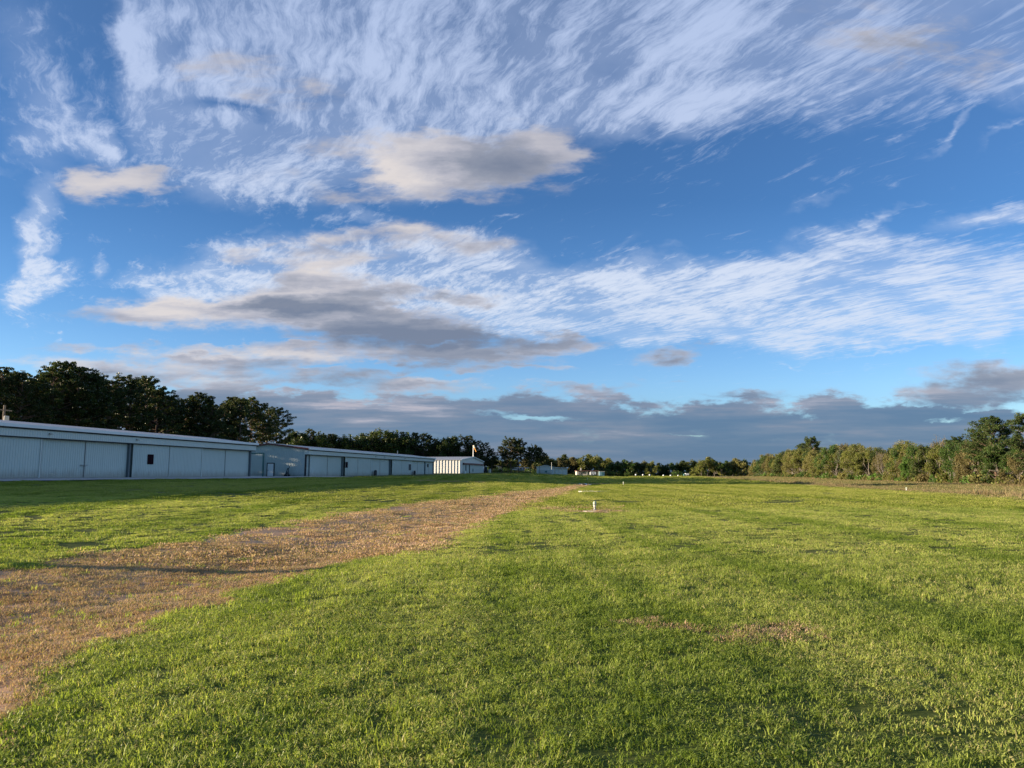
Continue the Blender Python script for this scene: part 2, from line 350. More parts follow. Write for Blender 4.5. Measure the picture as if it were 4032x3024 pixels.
class MB:                                        # collects polygons into one mesh
    def __init__(self): self.v = []; self.f = []
    def poly(self, pts):
        n = len(self.v); self.v += [tuple(p) for p in pts]; self.f.append(tuple(range(n, n + len(pts)))); return self
    def box(self, x0, x1, y0, y1, z0, z1):
        n = len(self.v)
        self.v += [(x, y, z) for z in (z0, z1) for y in (y0, y1) for x in (x0, x1)]
        self.f += [tuple(n + i for i in q) for q in ((0, 2, 3, 1), (4, 5, 7, 6), (0, 1, 5, 4), (2, 6, 7, 3), (0, 4, 6, 2), (1, 3, 7, 5))]
        return self
    def prism(self, pts, d):                     # closed outline pts extruded by vector d
        n = len(self.v); k = len(pts); d = Vector(d)
        self.v += [tuple(p) for p in pts] + [tuple(Vector(p) + d) for p in pts]
        self.f += [tuple(range(n + k - 1, n - 1, -1)), tuple(range(n + k, n + 2 * k))]
        self.f += [(n + i, n + (i + 1) % k, n + k + (i + 1) % k, n + k + i) for i in range(k)]
        return self
    def tube(self, pts, rad, k=8, cap=True):
        pts = [Vector(p) for p in pts]; n0 = len(self.v)
        for i, p in enumerate(pts):
            d = (pts[min(i + 1, len(pts) - 1)] - pts[max(i - 1, 0)]).normalized()
            a = d.orthogonal().normalized(); b = d.cross(a)
            r = rad[i] if isinstance(rad, (list, tuple)) else rad
            for j in range(k):
                q = 2 * math.pi * j / k
                self.v.append(tuple(p + (a * math.cos(q) + b * math.sin(q)) * r))
        for i in range(len(pts) - 1):
            for j in range(k):
                a = n0 + i * k + j; b = n0 + i * k + (j + 1) % k
                self.f.append((a, b, b + k, a + k))
        if cap:
            self.f.append(tuple(n0 + j for j in range(k - 1, -1, -1))); self.f.append(tuple(n0 + (len(pts) - 1) * k + j for j in range(k)))
        return self
    def lathe(self, prof, k=16, c=(0, 0, 0)):
        n0 = len(self.v)
        for (r, z) in prof:
            for j in range(k):
                q = 2 * math.pi * j / k; self.v.append((c[0] + r * math.cos(q), c[1] + r * math.sin(q), c[2] + z))
        for i in range(len(prof) - 1):
            for j in range(k):
                a = n0 + i * k + j; b = n0 + i * k + (j + 1) % k
                self.f.append((a, b, b + k, a + k))
        self.f.append(tuple(n0 + j for j in range(k - 1, -1, -1))); self.f.append(tuple(n0 + (len(prof) - 1) * k + j for j in range(k)))
        return self
    def ribbed(self, p0, p1, z0, ztop, out, pitch=.3, d=.03):
        # sheet-metal wall from p0 to p1 (local x, y), ribs standing out along 'out'; ztop may be a function of the distance
        p0 = Vector(p0); p1 = Vector(p1); L = (p1 - p0).length; u = (p1 - p0) / L; out = Vector(out)
        zf = ztop if callable(ztop) else (lambda q: ztop)
        n = max(1, round(L / pitch)); p = L / n; prof = []
        for i in range(n):
            prof += [(i * p, 0), (i * p + p * .62, 0), (i * p + p * .70, d), (i * p + p * .90, d)]
        prof.append((L, 0))
        m = len(self.v)
        for (q, h) in prof:
            b = p0 + u * q + out * h
            self.v += [(b.x, b.y, z0), (b.x, b.y, zf(q))]
        for i in range(len(prof) - 1): self.f.append((m + 2 * i, m + 2 * i + 2, m + 2 * i + 3, m + 2 * i + 1))
        return self
    def build(self, name, mat, parent=None, smooth=False, **kw):
        ob = link(name, new_mesh(name, self.v, self.f, [mat] if mat else [], smooth=smooth), parent, **kw)
        return ob

# ------------------------------------------------------------------ materials
def mat(name, col, rough=.6, metal=0., vary=.0, vscale=1., bump=0., dirt=None, spec=.5):
    m = bpy.data.materials.new(name); m.use_nodes = True
    g = NG(m.node_tree); b = m.node_tree.nodes['Principled BSDF']
    b.inputs['Roughness'].default_value = rough; b.inputs['Metallic'].default_value = metal
    b.inputs['Specular IOR Level'].default_value = spec
    tc = m.node_tree.nodes.new('ShaderNodeTexCoord').outputs['Object']
    nz = g.noise(tc, vscale, 5, .6)
    k = g.m('MULTIPLY_ADD', g.m('SUBTRACT', nz, .5), vary * 2, 1.)
    c = g.mix(1., tuple(col), g.xyz(k, k, k), 'MULTIPLY')
    if dirt:                                     # splashed earth low on a wall: (height, colour)
        z = g.sep(tc)[2]
        st = g.noise(g.mapping(tc, scale=(2.5, 2.5, .5)), 1.5, 5, .65)
        f = g.m('MULTIPLY', g.smooth(g.m('MULTIPLY_ADD', g.m('SUBTRACT', st, .5), 1.4, z), 0., dirt[0], 1., 0.), .75)
        c = g.mix(f, c, tuple(dirt[1]))
        st2 = g.noise(g.mapping(tc, scale=(3., 3., .12)), 1.2, 4, .6)
        c = g.mix(g.smooth(st2, .55, .8, 0., .28), c, tuple(x * .55 for x in col))
    g.l.new(c, b.inputs['Base Color'])
    if bump:
        bp = m.node_tree.nodes.new('ShaderNodeBump'); bp.inputs['Strength'].default_value = bump; bp.inputs['Distance'].default_value = .02
        g.l.new(nz, bp.inputs['Height']); g.l.new(bp.outputs[0], b.inputs['Normal'])
    return m

def leaf_mat(name, c0, c1, c2=None, trans=.35, gloss=.25, world=.05, rand=.25, stripe=0.):
    """leaves: colour between c0 and c1 by leaf and by place, c2 = some odd (dry) leaves"""
    m = bpy.data.materials.new(name); m.use_nodes = True
    nt = m.node_tree; nt.nodes.clear(); g = NG(nt)
    at = nt.nodes.new('ShaderNodeAttribute'); at.attribute_name = 'tint'
    geo = nt.nodes.new('ShaderNodeNewGeometry'); oi = nt.nodes.new('ShaderNodeObjectInfo')
    nz = g.noise(geo.outputs['Position'], world, 4, .6)
    if stripe:
        n2 = g.noise(g.mapping(geo.outputs['Position'], rot=ALPHA, scale=(1, .045, 1)), .5, 4, .6)
        nz = g.m('MULTIPLY_ADD', g.m('SUBTRACT', n2, .5), stripe, nz)
    f = g.m('MULTIPLY_ADD', at.outputs['Fac'], .55, g.m('MULTIPLY_ADD', g.m('SUBTRACT', nz, .5), 1.6, g.m('MULTIPLY_ADD', oi.outputs['Random'], rand * 2, .22 - rand)))
    col = g.mix(g.smooth(f, 0., 1., kind='LINEAR'), tuple(c0), tuple(c1))
    if c2:
        fr = g.m('FRACT', g.m('MULTIPLY', at.outputs['Fac'], 37.7))
        col = g.mix(g.smooth(g.m('MULTIPLY_ADD', g.m('SUBTRACT', nz, .5), .6, fr), .80, .86), col, tuple(c2))
    d = nt.nodes.new('ShaderNodeBsdfDiffuse'); t = nt.nodes.new('ShaderNodeBsdfTranslucent'); gl = nt.nodes.new('ShaderNodeBsdfGlossy')
    gl.inputs['Roughness'].default_value = .45
    gl.inputs['Color'].default_value = (.5, .5, .45, 1)
    g.l.new(col, d.inputs[0]); g.l.new(g.mix(1., col, (1.15, 1.2, .6), 'MULTIPLY'), t.inputs[0])
    a = nt.nodes.new('ShaderNodeMixShader'); a.inputs[0].default_value = trans
    g.l.new(d.outputs[0], a.inputs[1]); g.l.new(t.outputs[0], a.inputs[2])
    fr = nt.nodes.new('ShaderNodeFresnel'); fr.inputs[0].default_value = 1.4
    b = nt.nodes.new('ShaderNodeMixShader'); g.l.new(g.m('MULTIPLY', fr.outputs[0], gloss), b.inputs[0])
    g.l.new(a.outputs[0], b.inputs[1]); g.l.new(gl.outputs[0], b.inputs[2])
    o = nt.nodes.new('ShaderNodeOutputMaterial'); g.l.new(b.outputs[0], o.inputs[0])
    return m

M = {}
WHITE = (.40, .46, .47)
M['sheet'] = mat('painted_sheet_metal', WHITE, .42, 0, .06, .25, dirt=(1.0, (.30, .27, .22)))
M['sheet_lit'] = mat('ribbed_metal_sunlit_tone', (.78, .76, .70), .45, 0, .05, .3)  # lighter copy of the wall metal, sunlit brightness put into its colour
M['sheet_gable'] = mat('painted_sheet_metal_gable', (.48, .54, .51), .45, 0, .05, .2, dirt=(.9, (.28, .26, .22)))
M['door'] = mat('door_sheet_metal', (.55, .60, .56), .4, 0, .07, .3, dirt=(1.1, (.32, .29, .24)))
M['header'] = mat('header_sheet_metal', (.64, .66, .61), .4, 0, .05, .3)
M['gutter'] = mat('gutter_metal', (.86, .83, .80), .35, 0, .1, .5)
M['trim_red'] = mat('maroon_trim', (.13, .035, .03), .5, 0, .1, 1)
M['dark'] = mat('dark_parts_and_shade', (.02, .022, .025), .7)
M['trim_dark'] = mat('dark_steel_post', (.12, .145, .16), .6)
M['rubber'] = mat('black_rubber', (.02, .02, .02), .8)
M['roof_grey'] = mat('roof_metal', (.36, .37, .38), .45, .2, .12, .3)
M['roof_tan'] = mat('roof_metal_tan', (.5, .46, .42), .5, .1, .1, .3)
M['roof_brown'] = mat('roof_brown', (.14, .06, .045), .7, 0, .2, 1)
M['steel'] = mat('grey_steel', (.35, .36, .37), .4, .6, .1, 2)
M['white'] = mat('white_paint', (.8, .8, .78), .4, 0, .04, 2)
M['white_old'] = mat('weathered_white_paint', (.60, .58, .50), .55, 0, .12, 9)
M['glass'] = mat('window_glass', (.05, .06, .07), .08, 0, 0, 1, spec=.8)
M['red'] = mat('red_board', (.02, .006, .01), .9, 0, .15, 8, spec=.1)
M['orange'] = mat('orange_fabric', (.75, .33, .07), .8, 0, .1, 2)
M['cream'] = mat('faded_fabric', (.80, .68, .45), .8, 0, .1, 2)
M['concrete'] = mat('concrete', (.42, .40, .37), .9, 0, .2, .8, bump=.3)
M['pad'] = mat('pale_concrete', (.62, .57, .50), .9, 0, .2, 6, bump=.4)
M['wood'] = mat('weathered_wood', (.16, .12, .09), .85, 0, .3, 4, bump=.4)
M['stone'] = mat('broken_concrete', (.5, .48, .45), .9, 0, .2, 3, bump=.4)
M['blue'] = mat('blue_grey_paint', (.22, .36, .42), .5, 0, .1, 1)
M['teal'] = mat('teal_paint', (.08, .20, .20), .5, 0, .1, 1)
M['cream_wall'] = mat('cream_wall', (.60, .55, .46), .8, 0, .1, .6)
M['lens'] = mat('frosted_glass', (.50, .54, .36), .2, 0, .05, 5)
M['bark_pine'] = mat('pine_bark', (.16, .10, .07), .95, 0, .35, 3, bump=.6)
M['bark_grey'] = mat('grey_bark', (.20, .17, .14), .95, 0, .3, 3, bump=.5)

M['needles'] = leaf_mat('pine_needles', (.022, .040, .015), (.075, .10, .028), (.14, .12, .05), .26, .15, .03, .25)
M['needles_lit'] = leaf_mat('pine_needles_sunlit_tone', (.03, .055, .018), (.075, .11, .03), (.12, .12, .05), .2, .15, .05, .2)  # lit copy of the needles, sun on the right-hand pines put into the colour
M['olive'] = leaf_mat('olive_leaves', (.11, .125, .028), (.24, .26, .06), (.25, .19, .10), .35, .15, .06, .25)
M['tan'] = leaf_mat('budding_tan_leaves', (.165, .15, .05), (.30, .275, .10), (.12, .13, .04), .3, .1, .06, .25)
M['brown'] = leaf_mat('brown_twigs_and_buds', (.12, .10, .042), (.23, .195, .085), (.10, .10, .03), .25, .1, .06, .25)
M['green'] = leaf_mat('mid_green_leaves', (.035, .07, .015), (.09, .16, .035), (.15, .15, .05), .3, .2, .06, .25)
M['bright'] = leaf_mat('fresh_green_leaves', (.08, .17, .025), (.18, .30, .06), (.25, .28, .1), .35, .2, .06, .2)
M['dkgreen'] = leaf_mat('dark_evergreen_leaves', (.032, .052, .014), (.085, .115, .028), (.1, .09, .04), .22, .15, .05, .25)

# ------------------------------------------------------------------ ground: one sheet
def build_ground():
    sa = [0.]
    def grow(a, b, d0, k, dmax):
        x = [a]; d = d0
        while abs(x[-1] - a) < abs(b - a):
            x.append(x[-1] + math.copysign(d, b - a)); d = min(d * k, dmax)
        return x
    s1 = list(np.arange(-13, 5, .11)); s2 = grow(5, 70, .14, 1.03, 1.0); s3 = grow(70, 1500, 1.2, 1.25, 200)
    s0 = grow(-13, -75, .14, 1.03, .9); s00 = grow(-75, -1500, 1.2, 1.25, 200)
    S = np.unique(np.round(s00[::-1] + s0[::-1] + s1 + s2 + s3, 3))
    t1 = list(np.arange(-2, 16, .12)); t2 = grow(16, 260, .13, 1.02, 2.5); t3 = grow(260, 2500, 3, 1.15, 200); t0 = grow(-2, -400, .4, 1.25, 80)
    T = np.unique(np.round(t0[::-1] + t1 + t2 + t3, 3))
    keep = lambda A: A[np.concatenate([[True], np.diff(A) > .05])]
    S, T = keep(S), keep(T)
    ss, tt = np.meshgrid(S, T)
    z = ground_z(ss, tt) + relief(ss, tt)
    d = dirt_of(ss, tt)
    X = ss * CA + tt * SA; Y = -ss * SA + tt * CA
    V = np.stack([X, Y, z], -1).reshape(-1, 3)
    n, m = len(T), len(S)
    idx = np.arange(n * m).reshape(n, m)
    F = np.stack([idx[:-1, :-1], idx[:-1, 1:], idx[1:, 1:], idx[1:, :-1]], -1).reshape(-1, 4)
    mt = bpy.data.materials.new('field_ground'); mt.use_nodes = True
    g = NG(mt.node_tree); b = mt.node_tree.nodes['Principled BSDF']; nt = mt.node_tree
    b.inputs['Roughness'].default_value = .95; b.inputs['Specular IOR Level'].default_value = .1
    pos = nt.nodes.new('ShaderNodeNewGeometry').outputs['Position']
    A = lambda nm: (lambda q: (setattr(q, 'attribute_name', nm), q.outputs['Fac'])[1])(nt.nodes.new('ShaderNodeAttribute'))
    dd = A('dirt'); sc = A('s')
    n1 = g.noise(pos, .35, 6, .65); n2 = g.noise(pos, 3.5, 5, .65); n3 = g.noise(pos, 22, 3, .7)
    n4 = g.noise(g.mapping(pos, rot=ALPHA, scale=(1, .1, 1)), .35, 4, .6)           # mown stripes along the runway
    f = g.m('MULTIPLY_ADD', g.m('SUBTRACT', n1, .5), 1.3, g.m('MULTIPLY_ADD', g.m('SUBTRACT', n2, .5), .9, g.m('MULTIPLY_ADD', g.m('SUBTRACT', n4, .5), .8, .5)))
    green = g.ramp(f, [(0., (.035, .06, .010)), (.45, (.09, .11, .02)), (.75, (.15, .155, .035)), (1., (.22, .19, .07))])
    pale = g.m('MULTIPLY', g.smooth(g.m('ABSOLUTE', g.m('SUBTRACT', g.m('MULTIPLY_ADD', n1, 2., sc), 16.5)), .4, 2.2, 1., 0.), .6)
    green = g.mix(pale, green, (.26, .25, .08))
    rough_r = g.smooth(g.m('MULTIPLY_ADD', g.m('SUBTRACT', n1, .5), 3., sc), 24.6, 26.2)
    dry = g.ramp(g.m('MULTIPLY_ADD', g.m('SUBTRACT', n2, .5), 1.2, n1), [(.2, (.10, .13, .035)), (.5, (.17, .17, .07)), (.8, (.27, .22, .11))])
    green = g.mix(g.m('MULTIPLY', rough_r, .85), green, dry)
    soil = g.ramp(g.m('MULTIPLY_ADD', g.m('SUBTRACT', n3, .5), .9, g.m('MULTIPLY_ADD', g.m('SUBTRACT', n2, .5), .5, n1)), [(.15, (.30, .165, .09)), (.45, (.50, .31, .18)), (.7, (.62, .41, .26)), (.95, (.68, .52, .38))])
    # bare grey clay low in the ditch
    clay = g.m('MULTIPLY', g.smooth(g.m('MULTIPLY_ADD', g.m('SUBTRACT', n1, .5), 5., sc), -9.9, -8.6, 1., 0.), g.smooth(n1, .52, .62))
    soil = g.mix(g.m('MULTIPLY', clay, .35), soil, (.40, .36, .32))
    mossy = g.smooth(g.m('MULTIPLY_ADD', n2, .4, n1), .74, .84)
    soil = g.mix(g.m('MULTIPLY', mossy, .45), soil, (.12, .14, .03))
    e = g.m('MULTIPLY_ADD', g.m('SUBTRACT', n2, .5), .55, dd)
    col = g.mix(g.smooth(e, -.06, .10), green, soil)
    g.l.new(col, b.inputs['Base Color'])
    bp = nt.nodes.new('ShaderNodeBump'); bp.inputs['Strength'].default_value = .5; bp.inputs['Distance'].default_value = .02
    g.l.new(g.m('MULTIPLY_ADD', n3, .35, g.m('MULTIPLY', n2, .8)), bp.inputs['Height']); g.l.new(bp.outputs[0], b.inputs['Normal'])
    me = new_mesh('ground', V, F, [mt], smooth=True, attrs={'dirt': np.clip(d, -8, 8).ravel(), 's': ss.ravel()})
    tag(link('ground', me), 'green mown airfield ground with a bare brown ditch strip', kind='structure')
build_ground()

def strip(name, s0, s1, t0, t1, mt, lift=.03, ds=1., dt=2.):
    S = np.linspace(s0, s1, max(2, int((s1 - s0) / ds) + 1)); T = np.linspace(t0, t1, int((t1 - t0) / dt) + 1)
    ss, tt = np.meshgrid(S, T); z = ground_z(ss, tt) + relief(ss, tt) + lift
    V = np.stack([ss * CA + tt * SA, -ss * SA + tt * CA, z], -1).reshape(-1, 3)
    n, m = ss.shape; idx = np.arange(n * m).reshape(n, m)
    F = np.stack([idx[:-1, :-1], idx[:-1, 1:], idx[1:, 1:], idx[1:, :-1]], -1).reshape(-1, 4)
    return link(name, new_mesh(name, V, F, [mt]))
ap = strip('apron', -58, -47.5, -20, 126, M['concrete'], lift=.07)
tag(ap, 'pale concrete apron along the foot of the hangars', kind='structure')

# ------------------------------------------------------------------ grass: tufts instanced on points
def blades(n, rad, h0, h1, w, lean=.5, seed=0, tall=.0, flat=0.):
    r = np.random.default_rng(seed)
    a = r.uniform(0, 2 * np.pi, n); q = rad * np.sqrt(r.uniform(0, 1, n))
    bx, by = q * np.cos(a), q * np.sin(a)
    h = r.uniform(h0, h1, n) * np.where(r.uniform(0, 1, n) < tall, 1.8, 1.)
    yaw = r.uniform(0, 2 * np.pi, n); ln = r.uniform(.1, 1., n) * lean + flat
    ww = w * r.uniform(.7, 1.3, n)
    px_, py_ = -np.sin(yaw), np.cos(yaw); fx, fy = np.cos(yaw), np.sin(yaw)
    tw = r.uniform(-.6, .6, n)
    V = []; zero = np.zeros(n)
    for (k, wk, zk, lk) in ((0, 1., 0., 0.), (1, .85, .55, .28), (2, .0, 1., 1.)):
        cx = bx + fx * h * ln * lk; cy = by + fy * h * ln * lk; cz = h * zk * np.sqrt(np.clip(1 - (ln * .6) ** 2 * zk, .05, 1))
        qx, qy = px_ + fx * tw * k * .5, py_ + fy * tw * k * .5
        if k < 2: V += [np.stack([cx - qx * ww * wk / 2, cy - qy * ww * wk / 2, cz], -1), np.stack([cx + qx * ww * wk / 2, cy + qy * ww * wk / 2, cz], -1)]
        else: V += [np.stack([cx, cy, cz], -1)]
    V = np.stack(V, 1).reshape(-1, 3); b = np.arange(n)[:, None] * 5
    F = np.concatenate([b + np.array([0, 1, 3]), b + np.array([0, 3, 2]), b + np.array([2, 3, 4])])
    return V, F, np.repeat(r.uniform(0, 1, n), 5)
def broadleaf(n, rad, size, seed):               # clover and plantain among the grass
    r = np.random.default_rng(seed); V, F, T = [], [], []
    for i in range(n):
        a = r.uniform(0, 6.28); q = rad * math.sqrt(r.uniform()); c = np.array([q * math.cos(a), q * math.sin(a), r.uniform(.02, .06)])
        u = r.uniform(0, 6.28); d = np.array([math.cos(u), math.sin(u), r.uniform(.1, .6)]) * size * r.uniform(.6, 1.2); w = np.array([-math.sin(u), math.cos(u), r.uniform(-.3, .3)]) * size * .38
        k = len(V); V += [c, c + d * .5 + w, c + d, c + d * .5 - w]; F += [[k, k + 1, k + 2], [k, k + 2, k + 3]]; T += [r.uniform()] * 4
    return np.array(V), np.array(F), np.array(T)
def merge(*parts):
    V, F, T, n = [], [], [], 0
    for (v, f, t) in parts: V.append(v); F.append(f + n); T.append(t); n += len(v)
    return np.concatenate(V), np.concatenate(F), np.concatenate(T)

def scatter_nodes(coll):
    ng = bpy.data.node_groups.new('scatter', 'GeometryNodeTree')
    ng.interface.new_socket('Geometry', in_out='INPUT', socket_type='NodeSocketGeometry')
    ng.interface.new_socket('Geometry', in_out='OUTPUT', socket_type='NodeSocketGeometry')
    N, L = ng.nodes, ng.links
    gi, go = N.new('NodeGroupInput'), N.new('NodeGroupOutput')
    ci = N.new('GeometryNodeCollectionInfo'); ci.inputs[0].default_value = coll; ci.inputs['Separate Children'].default_value = True; ci.inputs['Reset Children'].default_value = True
    ip = N.new('GeometryNodeInstanceOnPoints'); ip.inputs['Pick Instance'].default_value = True
    m2p = N.new('GeometryNodeMeshToPoints')
    def att(nm, ty):
        a = N.new('GeometryNodeInputNamedAttribute'); a.data_type = ty; a.inputs[0].default_value = nm; return a.outputs[0]
    L.new(gi.outputs[0], m2p.inputs[0]); L.new(m2p.outputs[0], ip.inputs['Points']); L.new(ci.outputs[0], ip.inputs['Instance'])
    L.new(att('idx', 'INT'), ip.inputs['Instance Index']); L.new(att('rot', 'FLOAT_VECTOR'), ip.inputs['Rotation']); L.new(att('scl', 'FLOAT_VECTOR'), ip.inputs['Scale'])
    L.new(ip.outputs[0], go.inputs[0])
    return ng
def scatter(name, protos, P, idx, scl, label, rot=None, seed=5):
    """protos: list of meshes; P: points; one object of kind stuff"""
    coll = bpy.data.collections.new(name + '_kinds')
    for k, me in enumerate(protos): coll.objects.link(bpy.data.objects.new('%s_kind_%02d' % (name, k), me))
    me = bpy.data.meshes.new(name); me.vertices.add(len(P)); me.vertices.foreach_set('co', np.asarray(P, np.float32).ravel())
    r = np.random.default_rng(seed)
    a = me.attributes.new('idx', 'INT', 'POINT'); a.data.foreach_set('value', np.asarray(idx, np.int32))
    if rot is None: rot = np.stack([r.normal(0, .08, len(P)), r.normal(0, .08, len(P)), r.uniform(0, 6.283, len(P))], -1)
    a = me.attributes.new('rot', 'FLOAT_VECTOR', 'POINT'); a.data.foreach_set('vector', np.asarray(rot, np.float32).ravel())
    scl = np.asarray(scl, np.float32); scl = np.repeat(scl[:, None], 3, 1) if scl.ndim == 1 else scl
    a = me.attributes.new('scl', 'FLOAT_VECTOR', 'POINT'); a.data.foreach_set('vector', scl.ravel())
    for p in protos:
        for m_ in p.materials:
            if m_.name not in [x.name for x in me.materials]: me.materials.append(m_)
    ob = link(name, me); md = ob.modifiers.new('scatter', 'NODES'); md.node_group = scatter_nodes(coll)
    return tag(ob, label, kind='stuff')

M['grass'] = leaf_mat('grass_blades', (.21, .28, .042), (.53, .57, .145), (.55, .48, .20), .5, .06, .45, .25, 1.9)
M['grass_far'] = leaf_mat('grass_blades_far', (.20, .25, .035), (.42, .435, .10), (.46, .41, .14), .38, .05, .12, .25, 2.0)
M['stubble'] = leaf_mat('dead_stubble', (.42, .26, .155), (.74, .53, .37), (.30, .27, .10), .35, .02, .8, .15)
M['straw'] = leaf_mat('dry_tall_grass', (.24, .17, .08), (.44, .34, .19), (.16, .15, .05), .3, .2, .3, .2)
M['rough'] = leaf_mat('rough_dull_grass', (.15, .16, .05), (.33, .30, .13), (.45, .32, .18), .3, .03, .25, .2)
def gm(name, parts, m): V, F, T = parts; return new_mesh(name, V, F, [m], attrs={'tint': T})

def visible_points(d0, d1, dens, seed, margin=1.2):
    """random points on the ground between two depths, inside the camera's sideways reach plus a margin"""
    r = np.random.default_rng(seed)
    hw = .6925 * margin
    area = hw * (d1 ** 2 - d0 ** 2) + 2 * 2.5 * (d1 - d0)
    n = int(area * dens)
    D = np.sqrt(r.uniform(0, 1, n) * (d1 ** 2 - d0 ** 2) + d0 ** 2)
    X = r.uniform(-1, 1, n) * (hw * D + 2.5)
    s, t = X * CA - D * SA, X * SA + D * CA
    return s, t, r
def put(s, t): 
    z = ground_z(s, t) + relief(s, t)
    return np.stack([s * CA + t * SA, -s * SA + t * CA, z], -1)

def build_grass():
    P, I, Sc = [], [], []
    protos = []
    for k in range(4): protos.append(gm('tuft_near', merge(blades(38, .085, .014, .038, .0058, 1.9, 10 + k, .06)), M['grass']))
    protos.append(gm('tuft_clover', merge(blades(18, .08, .02, .045, .0055, 1.6, 30, .1), broadleaf(26, .09, .017, 31)), M['grass']))
    protos.append(gm('tuft_tall', blades(10, .05, .05, .08, .005, 1.2, 33, .1), M['grass']))
    for k in range(3): protos.append(gm('tuft_middle', blades(190, .26, .014, .038, .009, 1.8, 40 + k, .04), M['grass']))      # 6 7 8
    for k in range(3): protos.append(gm('tuft_wide', blades(420, .85, .018, .045, .021, 1.6, 50 + k, .04), M['grass_far']))    # 9 10 11
    for k in range(2): protos.append(gm('tuft_far', blades(300, 2.4, .03, .07, .08, 1.2, 60 + k, .05), M['grass_far']))     # 12 13
    for (d0, d1, dens, kinds, smin, smax, seed) in ((2.8, 9.5, 230, (0, 1, 2, 3, 0, 1, 2, 3, 4, 4, 0, 1, 5), .7, 1.25, 1), (8.5, 15, 110, (0, 1, 2, 3, 4, 5), 1., 1.6, 2),
                                                   (12, 38, 14, (6, 7, 8), .8, 1.3, 3), (34, 130, 1.6, (9, 10, 11), .8, 1.25, 4), (120, 330, .16, (12, 13), .8, 1.3, 5)):
        s, t, r = visible_points(d0, d1, dens, seed)
        d = dirt_of(s, t) + (vnoise(s * 1.3, t * 1.3, 9) - .5) * .7 * (d0 < 34)
        thin = vnoise(s * .35, t * .35, 21) * .6 + vnoise(s * 1.1, t * 1.1, 22) * .4
        ok = (d < -.02) | (r.uniform(0, 1, len(s)) < np.where(s > -3, .35, .02))
        ok &= r.uniform(0, 1, len(s)) < np.clip(1.9 - 1.6 * thin, .35, 1)
        ok &= (s > -46.8) & (s < 25.5 + 1.5 * r.normal(0, .5, len(s)))
        s, t = s[ok], t[ok]; n = len(s)
        h = .58 + .6 * vnoise(s * .6, t * .6, 12) + .25 * vnoise(s * 2.3, t * 2.3, 13)
        sc = r.uniform(smin, smax, n)
        P.append(put(s, t)); I.append(np.array(kinds)[r.integers(0, len(kinds), n)]); Sc.append(np.stack([sc, sc, sc * h], -1))
    scatter('grass', protos, np.concatenate(P), np.concatenate(I), np.concatenate(Sc), 'bright green mown grass covering the airfield')
    # dead stubble in the bare strip
    P, I, Sc = [], [], []; protos = []
    for k in range(3): protos.append(gm('stubble_near', blades(60, .12, .012, .035, .006, 1.8, 70 + k, .08, flat=.1), M['stubble']))
    for k in range(2): protos.append(gm('stubble_wide', blades(190, .5, .015, .045, .02, 1.5, 80 + k, .05, flat=.1), M['stubble']))
    for (d0, d1, dens, kinds, seed) in ((4, 18, 80, (0, 1, 2), 7), (14, 45, 5, (3, 4), 8), (40, 125, 3.0, (3, 4), 9)):
        s, t, r = visible_points(d0, d1, dens, seed)
        ok = (dirt_of(s, t) + (vnoise(s * 1.3, t * 1.3, 9) - .5) * .6 > -.15) & (r.uniform(0, 1, len(s)) < .65 + .5 * vnoise(s * .8, t * .8, 15)) & (r.uniform(0, 1, len(s)) > .35 * (1 - sm(s, -10.2, -8.2)))
        s, t = s[ok], t[ok]; n = len(s); sc = r.uniform(.8, 1.4, n) * (1.4 if d0 >= 40 else 1)
        P.append(put(s, t)); I.append(np.array(kinds)[r.integers(0, len(kinds), n)]); Sc.append(sc)
    scatter('dead_grass', protos, np.concatenate(P), np.concatenate(I), np.concatenate(Sc), 'dead brown stubble lying in the bare ditch strip')
    # rough dull grass between the runway and the woods
    protos = [gm('rough_tuft', blades(260, .9, .04, .13, .03, 1.2, 95 + k, .06), M['rough']) for k in range(3)]
    r = np.random.default_rng(78); n = 9000
    t = 25 + 375 * r.uniform(0, 1, n) ** 1.2; s = r.uniform(25.2, 60, n)
    ok = vnoise(s * .4, t * .12, 31) > .18; s, t = s[ok], t[ok]
    scatter('rough_grass', protos, put(s, t), r.integers(0, 3, len(s)), r.uniform(.7, 1.3, len(s)), 'dull olive and tan rough grass between the runway and the woods')
    # tall dry grass on the bank of the right ditch
    protos = [gm('straw_clump', blades(60, .35, .25, .6, .03, .8, 90 + k, .1), M['straw']) for k in range(3)]
    r = np.random.default_rng(77); n = 3800
    t = 30 + 330 * r.uniform(0, 1, n) ** 1.3; s = 27.2 + np.abs(r.normal(0, 1.6, n)) * np.where(r.uniform(0, 1, n) < .8, 1, 6)
    s2 = 55 + r.normal(0, 1.6, 1800); t2 = 70 + 330 * r.uniform(0, 1, 1800)
    s = np.concatenate([s, s2]); t = np.concatenate([t, t2])
    sc = r.uniform(.25, .75, len(s)) * (.5 + .9 * vnoise(s * .3, t * .15, 16))
    scatter('dry_grass', protos, put(s, t), r.integers(0, 3, len(s)), sc, 'tall tan dry grass along the right ditch and the foot of the woods')
build_grass()

